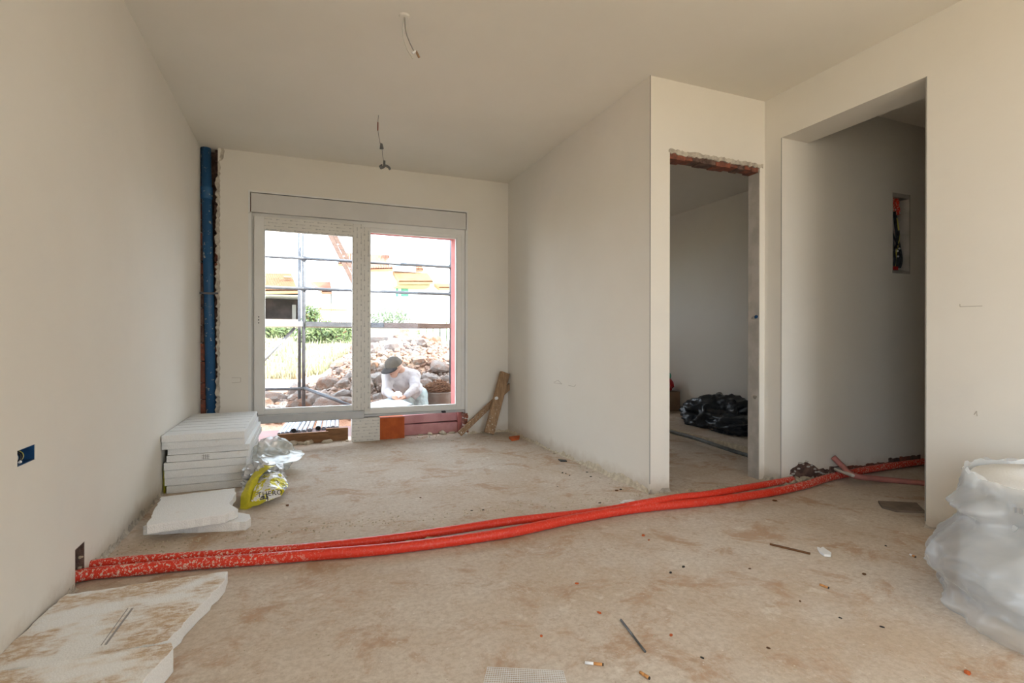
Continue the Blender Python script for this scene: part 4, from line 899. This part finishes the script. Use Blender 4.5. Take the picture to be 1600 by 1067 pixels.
# ------------------------------------------------------------------ steel tubes lying on the terrace
rnd = random.Random(66)
tubes = [((436, 676), (452, 655)), ((442, 676), (458, 655)), ((449, 675), (463, 655)), ((459, 673), (471, 654)), ((467, 673), (478, 654)), ((475, 672), (484, 654)), ((484, 671), (491, 653)), ((497, 669), (501, 652)), ((506, 668), (509, 652)), ((513, 668), (515, 651)), ((520, 667), (521, 651)), ((527, 667), (527, 651))]
for i, (a, b_) in enumerate(tubes):
    A, B = P(*a, 2, .0), P(*b_, 2, .0); A.z = B.z = -.004; B = A+(B-A).normalized()*min((B-A).length, .9); A.y = max(A.y, 5.43)
    r_ = .028 if i in (3, 7) else rnd.uniform(.016, .023)
    z0_ = -.03+r_+.001
    A.z = B.z = z0_; d_ = (B-A).normalized(); e = empty('steel_tube', tuple(A), 'wide open-ended steel tube in the row lying outside under the window' if i in (3, 7) else 'slim bright steel tube in the row lying outside under the window', 'tube', 'steel tubes under the window')
    MB().tube([A, B], r_, 14, False).tube([A, B], r_*.86, 14, False).build('tube_wall', 'steel_bright', e, True); MB().tube([A+d_*.03, A+d_*.032], r_*.86, 14).build('bore', 'ink_black' if i in (3, 7) else 'steel_bright', e)
# ------------------------------------------------------------------ worker, kneeling at a sheet on a low trestle
def capsule_mesh(parts, vox):
    bm = MB()
    for a, b_, ra, rb_ in parts:
        a, b_ = Vector(a), Vector(b_); L = (b_-a).length; n = 6
        d = (b_-a).normalized() if L > 1e-6 else Vector((0, 0, 1))
        pts = []; rs = []
        for k in range(5): t_ = math.pi/2*(1-k/4.0); pts.append(a-d*ra*math.sin(t_)*.999); rs.append(max(ra*math.cos(t_), ra*.05))
        for k in range(1, 5): pts.append(a.lerp(b_, k/5)); rs.append(ra+(rb_-ra)*k/5)
        for k in range(5): t_ = math.pi/2*(k/4.0); pts.append(b_+d*rb_*math.sin(t_)*.999); rs.append(max(rb_*math.cos(t_), rb_*.05))
        bm.tube(pts, rs, 14)
    me = bm.mesh('tmp', None); o = bpy.data.objects.new('tmp', me); COL.objects.link(o)
    r_ = o.modifiers.new('r', 'REMESH'); r_.mode = 'VOXEL'; r_.voxel_size = vox
    s_ = o.modifiers.new('s', 'SMOOTH'); s_.iterations = 3; s_.factor = .5
    dg = bpy.context.evaluated_depsgraph_get(); dg.update(); m2 = bpy.data.meshes.new_from_object(o.evaluated_get(dg)); bpy.data.objects.remove(o)
    m2.polygons.foreach_set('use_smooth', [True]*len(m2.polygons)); return m2
def person_part(name, parts, vox, mat, parent, wrinkle=0):
    me = capsule_mesh(parts, vox); me.name = name; me.materials.clear(); me.materials.append(MATS[mat])
    if wrinkle:
        for v in me.vertices: v.co += v.normal*wrinkle*(noise.noise(v.co*14)+.5*noise.noise(v.co*31))
    o = bpy.data.objects.new(name, me); COL.objects.link(o); o.parent = parent; o.matrix_parent_inverse = parent_inv(parent); return o
J = dict(head=P(615.5, 573, 1, 6.86), neck=P(629, 581, 1, 6.97), ls=P(647.5, 587, 1, 6.95), rs=P(606, 589, 1, 6.98), chest=P(628, 594, 1, 7.05), waist=P(640, 607, 1, 7.18), hip=P(645, 614, 1, 7.22),
         le=P(648, 607, 1, 6.80), lw=P(633, 620, 1, 6.70), re=P(604, 611, 1, 6.86), rw=P(615, 619.5, 1, 6.72))
for k in J: J[k] = Vector(J[k])
gz = -.25
lh = J['hip']+Vector((.095, -.02, -.02)); rh = J['hip']+Vector((-.085, -.03, -.02))
lk = Vector((lh.x+.02, lh.y-.20, gz+.075)); rk = Vector((rh.x-.02, rh.y-.20, gz+.075)); la = Vector((lk.x, lk.y+.42, gz+.055)); ra = Vector((rk.x, rk.y+.42, gz+.055))
per = empty('person', (J['hip'].x, J['hip'].y, gz), 'person in a white shirt and dark cap kneeling over a white sheet outside', 'person')
face = Vector((-.74, -.48, -.46)).normalized()
hd = J['head']
sidev = face.cross(Vector((0, 0, 1))).normalized(); upf = sidev.cross(face).normalized()
body = [(hd, hd-face*.018+upf*.02, .088, .098), (hd+face*.03-upf*.06, hd+face*.045-upf*.085, .062, .050), (hd-face*.05-upf*.03, J['neck'], .055, .062),
        (J['neck'], J['chest'], .075, .135), (J['chest'], J['waist'], .14, .125), (J['waist'], J['hip'], .125, .14), (J['ls'], J['rs'], .065, .065), (J['neck'], J['ls'], .06, .065), (J['neck'], J['rs'], .06, .065),
        (J['ls'], J['le'], .052, .042), (J['le'], J['lw'], .040, .028), (J['rs'], J['re'], .052, .042), (J['re'], J['rw'], .040, .028),
        (J['hip'], lh, .12, .09), (J['hip'], rh, .12, .09), (lh, lk, .085, .06), (rh, rk, .085, .06), (lk, la, .055, .04), (rk, ra, .055, .04), (la, la+Vector((0, .10, -.0)), .04, .032), (ra, ra+Vector((0, .10, -.0)), .04, .032)]
body += [(hd+face*.085-upf*.012, hd+face*.104-upf*.030, .011, .015)]                                     # nose
for s_ in (-1, 1): body += [(hd+sidev*(.088*s_)-upf*.012-face*.008, hd+sidev*(.092*s_)+upf*.016-face*.014, .013, .015)]   # ears
def hand(w, d, side, curl):
    d = d.normalized(); up = Vector((0, 0, 1)); sd = d.cross(up).normalized()*side; dn = Vector((0, 0, -1)); out = [(w, w+d*.055, .026, .028)]
    for k, L in enumerate((.070, .080, .075, .058)):
        o_ = w+d*.062+sd*((k-1.5)*.0195); m_ = o_+d*L*.5+dn*curl*.4*L; out += [(o_, m_, .0095, .009), (m_, m_+d*L*.42+dn*curl*L*.7, .009, .0075)]
    t0 = w+d*.020-sd*.026; t1 = t0+d*.035-sd*.022; out += [(t0, t1, .012, .0105), (t1, t1+d*.028+dn*curl*.012, .010, .0085)]
    return out
body += hand(J['lw'], Vector((-.75, -.35, -.12)), 1, .5)+hand(J['rw'], Vector((.30, -.75, -.15)), -1, .6)
person_part('body', body, .0075, 'skin', per)
person_part('shirt', [(J['neck']+Vector((.0, .01, -.02)), J['chest'], .090, .158), (J['chest'], J['waist'], .165, .152), (J['waist'], J['hip']+Vector((0, 0, .02)), .152, .160), (J['ls'], J['rs'], .083, .083), (J['neck'], J['ls'], .075, .085), (J['neck'], J['rs'], .075, .085),
        (J['ls'], J['le'], .078, .066), (J['le'], J['le'].lerp(J['lw'], .88), .062, .046), (J['rs'], J['re'], .078, .066), (J['re'], J['re'].lerp(J['rw'], .88), .062, .046)], .013, 'shirt_white', per, .009)
person_part('trousers', [(J['hip'], lh, .148, .112), (J['hip'], rh, .148, .112), (lh, lk, .108, .074), (rh, rk, .108, .074), (lk, la-Vector((0, .02, 0)), .073, .055), (rk, ra-Vector((0, .02, 0)), .073, .055)], .014, 'trouser_pale', per, .008)
m = MB()                                                          # cap: crown and brim
vs = []; NA = 20; NR = 8
for i in range(NR+1):
    t_ = math.pi/2*i/NR
    for j in range(NA):
        a = 2*math.pi*j/NA; rr = .118*math.cos(t_*.98); vs.append(hd+upf*.022-face*.006+(sidev*math.cos(a)+face*math.sin(a))*rr+upf*(.112*math.sin(t_)))
m.add(vs, [(i*NA+j, i*NA+(j+1) % NA, (i+1)*NA+(j+1) % NA, (i+1)*NA+j) for i in range(NR) for j in range(NA)])
cap = m.build('cap', 'cap_dark', per, True)
m = MB(); vs = []
for i in range(5):
    for j in range(13):
        a = math.radians(20+j*140/12); r_ = .108+.085*(i/4)*math.sin(math.radians(j*180/12))**.7
        for dz in (0, .006): vs.append(hd+upf*(.030-.030*(i/4)+dz)+(sidev*math.cos(a)+face*math.sin(a))*r_-face*.004)
I = lambda i, j, k: (i*13+j)*2+k
fs = []
for i in range(4):
    for j in range(12): fs += [(I(i,j,1), I(i+1,j,1), I(i+1,j+1,1), I(i,j+1,1)), (I(i,j,0), I(i,j+1,0), I(i+1,j+1,0), I(i+1,j,0))]
fs += [(I(4,j,0), I(4,j+1,0), I(4,j+1,1), I(4,j,1)) for j in range(12)]
o = m.add(vs, fs).mesh('brim', 'cap_dark', True); bo = bpy.data.objects.new('brim', o); COL.objects.link(bo); bo.parent = cap; bo.matrix_parent_inverse = parent_inv(cap)
for s_ in (-1, 1): MB().ball(tuple(hd+face*.088+upf*.006+sidev*.032*s_), .010, 1).build('eye', 'ink_black', per)
MB().obox(hd+face*.093-upf*.062-sidev*.020, hd+face*.093-upf*.062+sidev*.020, .006, .006).build('mouth', 'brick_red', per)
# trestle, sheet, cloth
zt = .205
q = lambda u, v: P(u, v, 2, zt)
tr_ = empty('trestle_table', (q(610, 628).x, q(610, 628).y, gz), 'low dark trestle under the white sheet the person works on', 'table')
A, B, C_, D_ = q(572, 631), q(616, 619.5), q(644, 631), q(584, 646)
for a, b_ in ((A, B), (D_, C_)):
    a, b_ = Vector(a), Vector(b_); MB().obox(a+Vector((0, 0, -.035)), b_+Vector((0, 0, -.035)), .08, .04).build('beam', 'wood_stick', tr_)
for p_ in (A, B, C_, D_):
    i_ = Vector(p_).lerp((Vector(A)+Vector(C_))/2, .12); MB().obox((i_.x, i_.y, ground(i_.x, i_.y)-.01 if i_.y > 6.25 else -.03), (i_.x, i_.y, zt-.04), .045, .045).build('leg', 'wood_stick', tr_)
m = MB(); ol = [(p_.x, p_.y) for p_ in (A, D_, C_, B)]; m.prism(ol, zt-.012, zt); tag(m.build('white_sheet', 'sheet_white'), 'glossy white sheet lying on the trestle in front of the kneeling person', 'sheet')
m0 = q(618, 616); crumple('cloth', (J['rw'].x+.05, J['rw'].y-.02, zt+.045), (.055, .05, .05), 'paper_white', 12, None, .3, 3, zt+.001); tag(bpy.data.objects['cloth'], 'crumpled white cloth under the person\'s hands', 'cloth')
# bucket heaped with brown twigs
pb_ = P(684, 625, 1, 7.33); bk = empty('bucket', (pb_.x, 7.33, gz), 'pale round bucket heaped with brown twigs behind the window', 'bucket')
zr = P(684, 613, 1, 7.2).z
MB().lathe([(.001, 0), (.155, 0), (.19, zr-gz), (.20, zr-gz), (.20, zr-gz-.015), (.19, zr-gz-.02)], (pb_.x, 7.33, gz), 28).build('shell', 'bucket_pale', bk, True)
m = MB(); rnd = random.Random(17)
for i in range(420):
    a = rnd.uniform(0, 6.28); r_ = .22*math.sqrt(rnd.random()); h = .02+.16*(1-(r_/.25)**2)*rnd.uniform(.3, 1.1); p_ = Vector((pb_.x+r_*math.cos(a), 7.33+r_*math.sin(a), zr-.02+h)); d_ = Vector((rnd.gauss(0, 1), rnd.gauss(0, 1), rnd.gauss(.1, .35))).normalized()*rnd.uniform(.05, .11)
    m.tube([p_-d_*.6, p_+d_*.6], .0045, 4, False)
m.ball((pb_.x, 7.33, zr-.02), (.19, .19, .12), 2); tw = m.build('twigs', 'twigs', bk); tw['kind'] = 'stuff'
# ------------------------------------------------------------------ far houses
def tiles(name, a, b_, c_, d_, n, mat, parent, amp=.09):         # roof slope a-b eaves, d-c ridge, with n rounded tile ribs
    a, b_, c_, d_ = map(Vector, (a, b_, c_, d_)); nn = (b_-a).cross(d_-a).normalized(); nn = nn if nn.z > 0 else -nn; vs = []; k = n*6
    for i in range(k+1):
        h = amp*abs(math.sin(math.pi*i/6)); vs += [a.lerp(b_, i/k)+nn*h, d_.lerp(c_, i/k)+nn*h]
    vs += [a-nn*.12, b_-nn*.12, c_-nn*.12, d_-nn*.12]; o0 = 2*(k+1)
    fs = [(2*i, 2*i+2, 2*i+3, 2*i+1) for i in range(k)]+[(o0, o0+3, o0+2, o0+1), (0, o0, o0+1, 2*k), (1, 2*k+1, o0+2, o0+3), (0, 1, o0+3, o0), (2*k, o0+1, o0+2, 2*k+1)]
    return MB().add(vs, fs).build(name, mat, parent)
HY = 30.0
q = lambda u, v, y=HY: P(u, v, 1, y)
def vol(name, u0, u1, v0, v1, y, dep, mat, par):
    a, b_ = q(u0, v1, y), q(u1, v0, y); return MB().box((a.x, y, a.z), (b_.x, y+dep, b_.z)).build(name, mat, par)
hs = empty('white_house', tuple(q(640, 515)), 'large white house with orange tiled roofs and a round-topped dormer behind the rubble', 'house')
vol('main_wall', 524, 730, 422, 522, HY, 8, 'render_white', hs); vol('upper_wall', 612, 700, 385, 424, HY+.6, 6, 'render_white', hs)
a = q(560, 421); tiles('roof', q(556, 421, HY-.6), q(614, 420, HY-.6), q(612, 399, HY+2), q(573, 399, HY+2), 22, 'roof_tile', hs)
tiles('roof', q(638, 421, HY-.2), q(662, 421, HY-.2), q(652, 410, HY+1.0), q(640, 403, HY+1.0), 9, 'roof_tile', hs)
tiles('roof', q(528, 412, HY-.4), q(560, 412, HY-.4), q(556, 396, HY+1.5), q(534, 396, HY+1.5), 10, 'roof_tile', hs)
tiles('awning_roof', q(623, 440.5, HY-1.6), q(677, 440.5, HY-1.6), q(668, 428, HY), q(614, 426, HY), 26, 'roof_orange', hs)
vol('awning_fascia', 620, 672, 441, 447, HY-1.3, 1.3, 'facade_cream', hs)
tiles('roof', q(686, 450, HY-.8), q(712, 450, HY-.8), q(712, 444, HY), q(678, 444, HY), 12, 'roof_orange', hs)
# dormer with a rounded head
m = MB(); c0 = q(629, 409, HY-.25); ol = []
for k in range(13): a = math.pi*k/12; ol.append((c0.x+math.cos(a)*.75, c0.z+math.sin(a)*.55))
ol = [(c0.x-.75, c0.z-.55)]+[(c0.x+.75, c0.z-.55)]+ol; m.prism(ol, 0, 1.2); m.v = [(x, HY-.25+y_, z_) for x, z_, y_ in m.v]; m.build('dormer', 'render_white', hs)
wd_ = vol('window', 617.5, 636, 407.5, 421.5, HY-.33, .1, 'pane_dark', hs)
for u0, u1 in ((629, 630), (632, 633), (635.5, 636.5)): vol('mullion', u0, u1, 407.5, 421.5, HY-.37, .05, 'render_white', wd_)
vol('shutter', 619, 622, 449, 463, HY-.06, .1, 'shutter_green', hs); vol('window', 627, 638, 449.5, 462.5, HY-.06, .1, 'shutter_green', hs)
vol('vent_flue', 639, 648, 383, 388, HY+.5, .4, 'jamb_grey', hs)
m = MB()
for k in range(5): a, b_ = q(626.5+k*3, 473, HY-.12), q(626.9+k*3, 465, HY-.12); m.box((a.x, HY-.12, a.z), (b_.x, HY-.10, b_.z))
m.build('balcony_bar', 'steel_galv', hs)
hs2 = empty('low_house', tuple(q(505, 500, 34)), 'pale low house with a faded roof behind the scaffold pole', 'house')
vol('wall', 478, 517, 455, 512, 34, 5, 'render_white', hs2); tiles('roof', q(503, 456, 33.6), q(519, 456, 33.6), q(516, 441, 36), q(486, 441, 36), 14, 'roof_tile', hs2); vol('downpipe', 529, 529.7, 425, 456, HY-.1, .08, 'steel_galv', hs)
LYH = 26.0
hl = empty('carport_house', tuple(q(440, 505, LYH)), 'small white building with an orange tiled roof and a dark open carport', 'house')
L = lambda n, u0, u1, v0, v1, y, d, mt: vol(n, u0, u1, v0, v1, y, d, mt, hl)
L('lintel', 395, 470, 454, 460, LYH, 3, 'render_white'); L('pillar', 465.5, 472, 460, 503, LYH, 3, 'render_white'); L('back_wall', 395, 466, 459, 503, LYH+2.4, .4, 'carport_dark'); L('pillar', 392, 400, 460, 503, LYH, 3, 'render_white')
L('plinth', 395, 472, 500, 512, LYH-.1, 3.2, 'render_white'); L('inner_door', 456.5, 462.5, 476, 501, LYH+1.2, .1, 'cable_grey'); L('floor_slab', 395, 472, 499, 501, LYH, 2.8, 'board_grey'); L('roof_slab', 395, 470, 455, 459, LYH, 3, 'carport_dark')
tiles('roof', q(396, 455, LYH-.4), q(465.5, 454.5, LYH-.4), q(455, 428, LYH+3.2), q(396, 427, LYH+3.2), 40, 'roof_orange', hl)
L('roof_vent', 443, 455, 431, 433.5, LYH+1.2, .3, 'roof_tile')
# timber fence of upright orange slats on the slope
fe = empty('slat_fence', tuple(q(520, 487, 24)), 'low faded orange slat fence on the slope behind the scaffold', 'fence')
for k in range(16): a, b_ = q(499+k*2.8, 520, 24), q(500.6+k*2.8, 473+k*.2, 24); MB().box((a.x, 24, a.z), (b_.x, 24.04, b_.z)).build('slat', 'roof_orange', fe)
a, b_ = q(497, 484, 24), q(544, 481.5, 24); MB().box((a.x, 24.04, a.z-.02), (b_.x, 24.08, a.z+.05)).build('rail', 'roof_orange', fe)
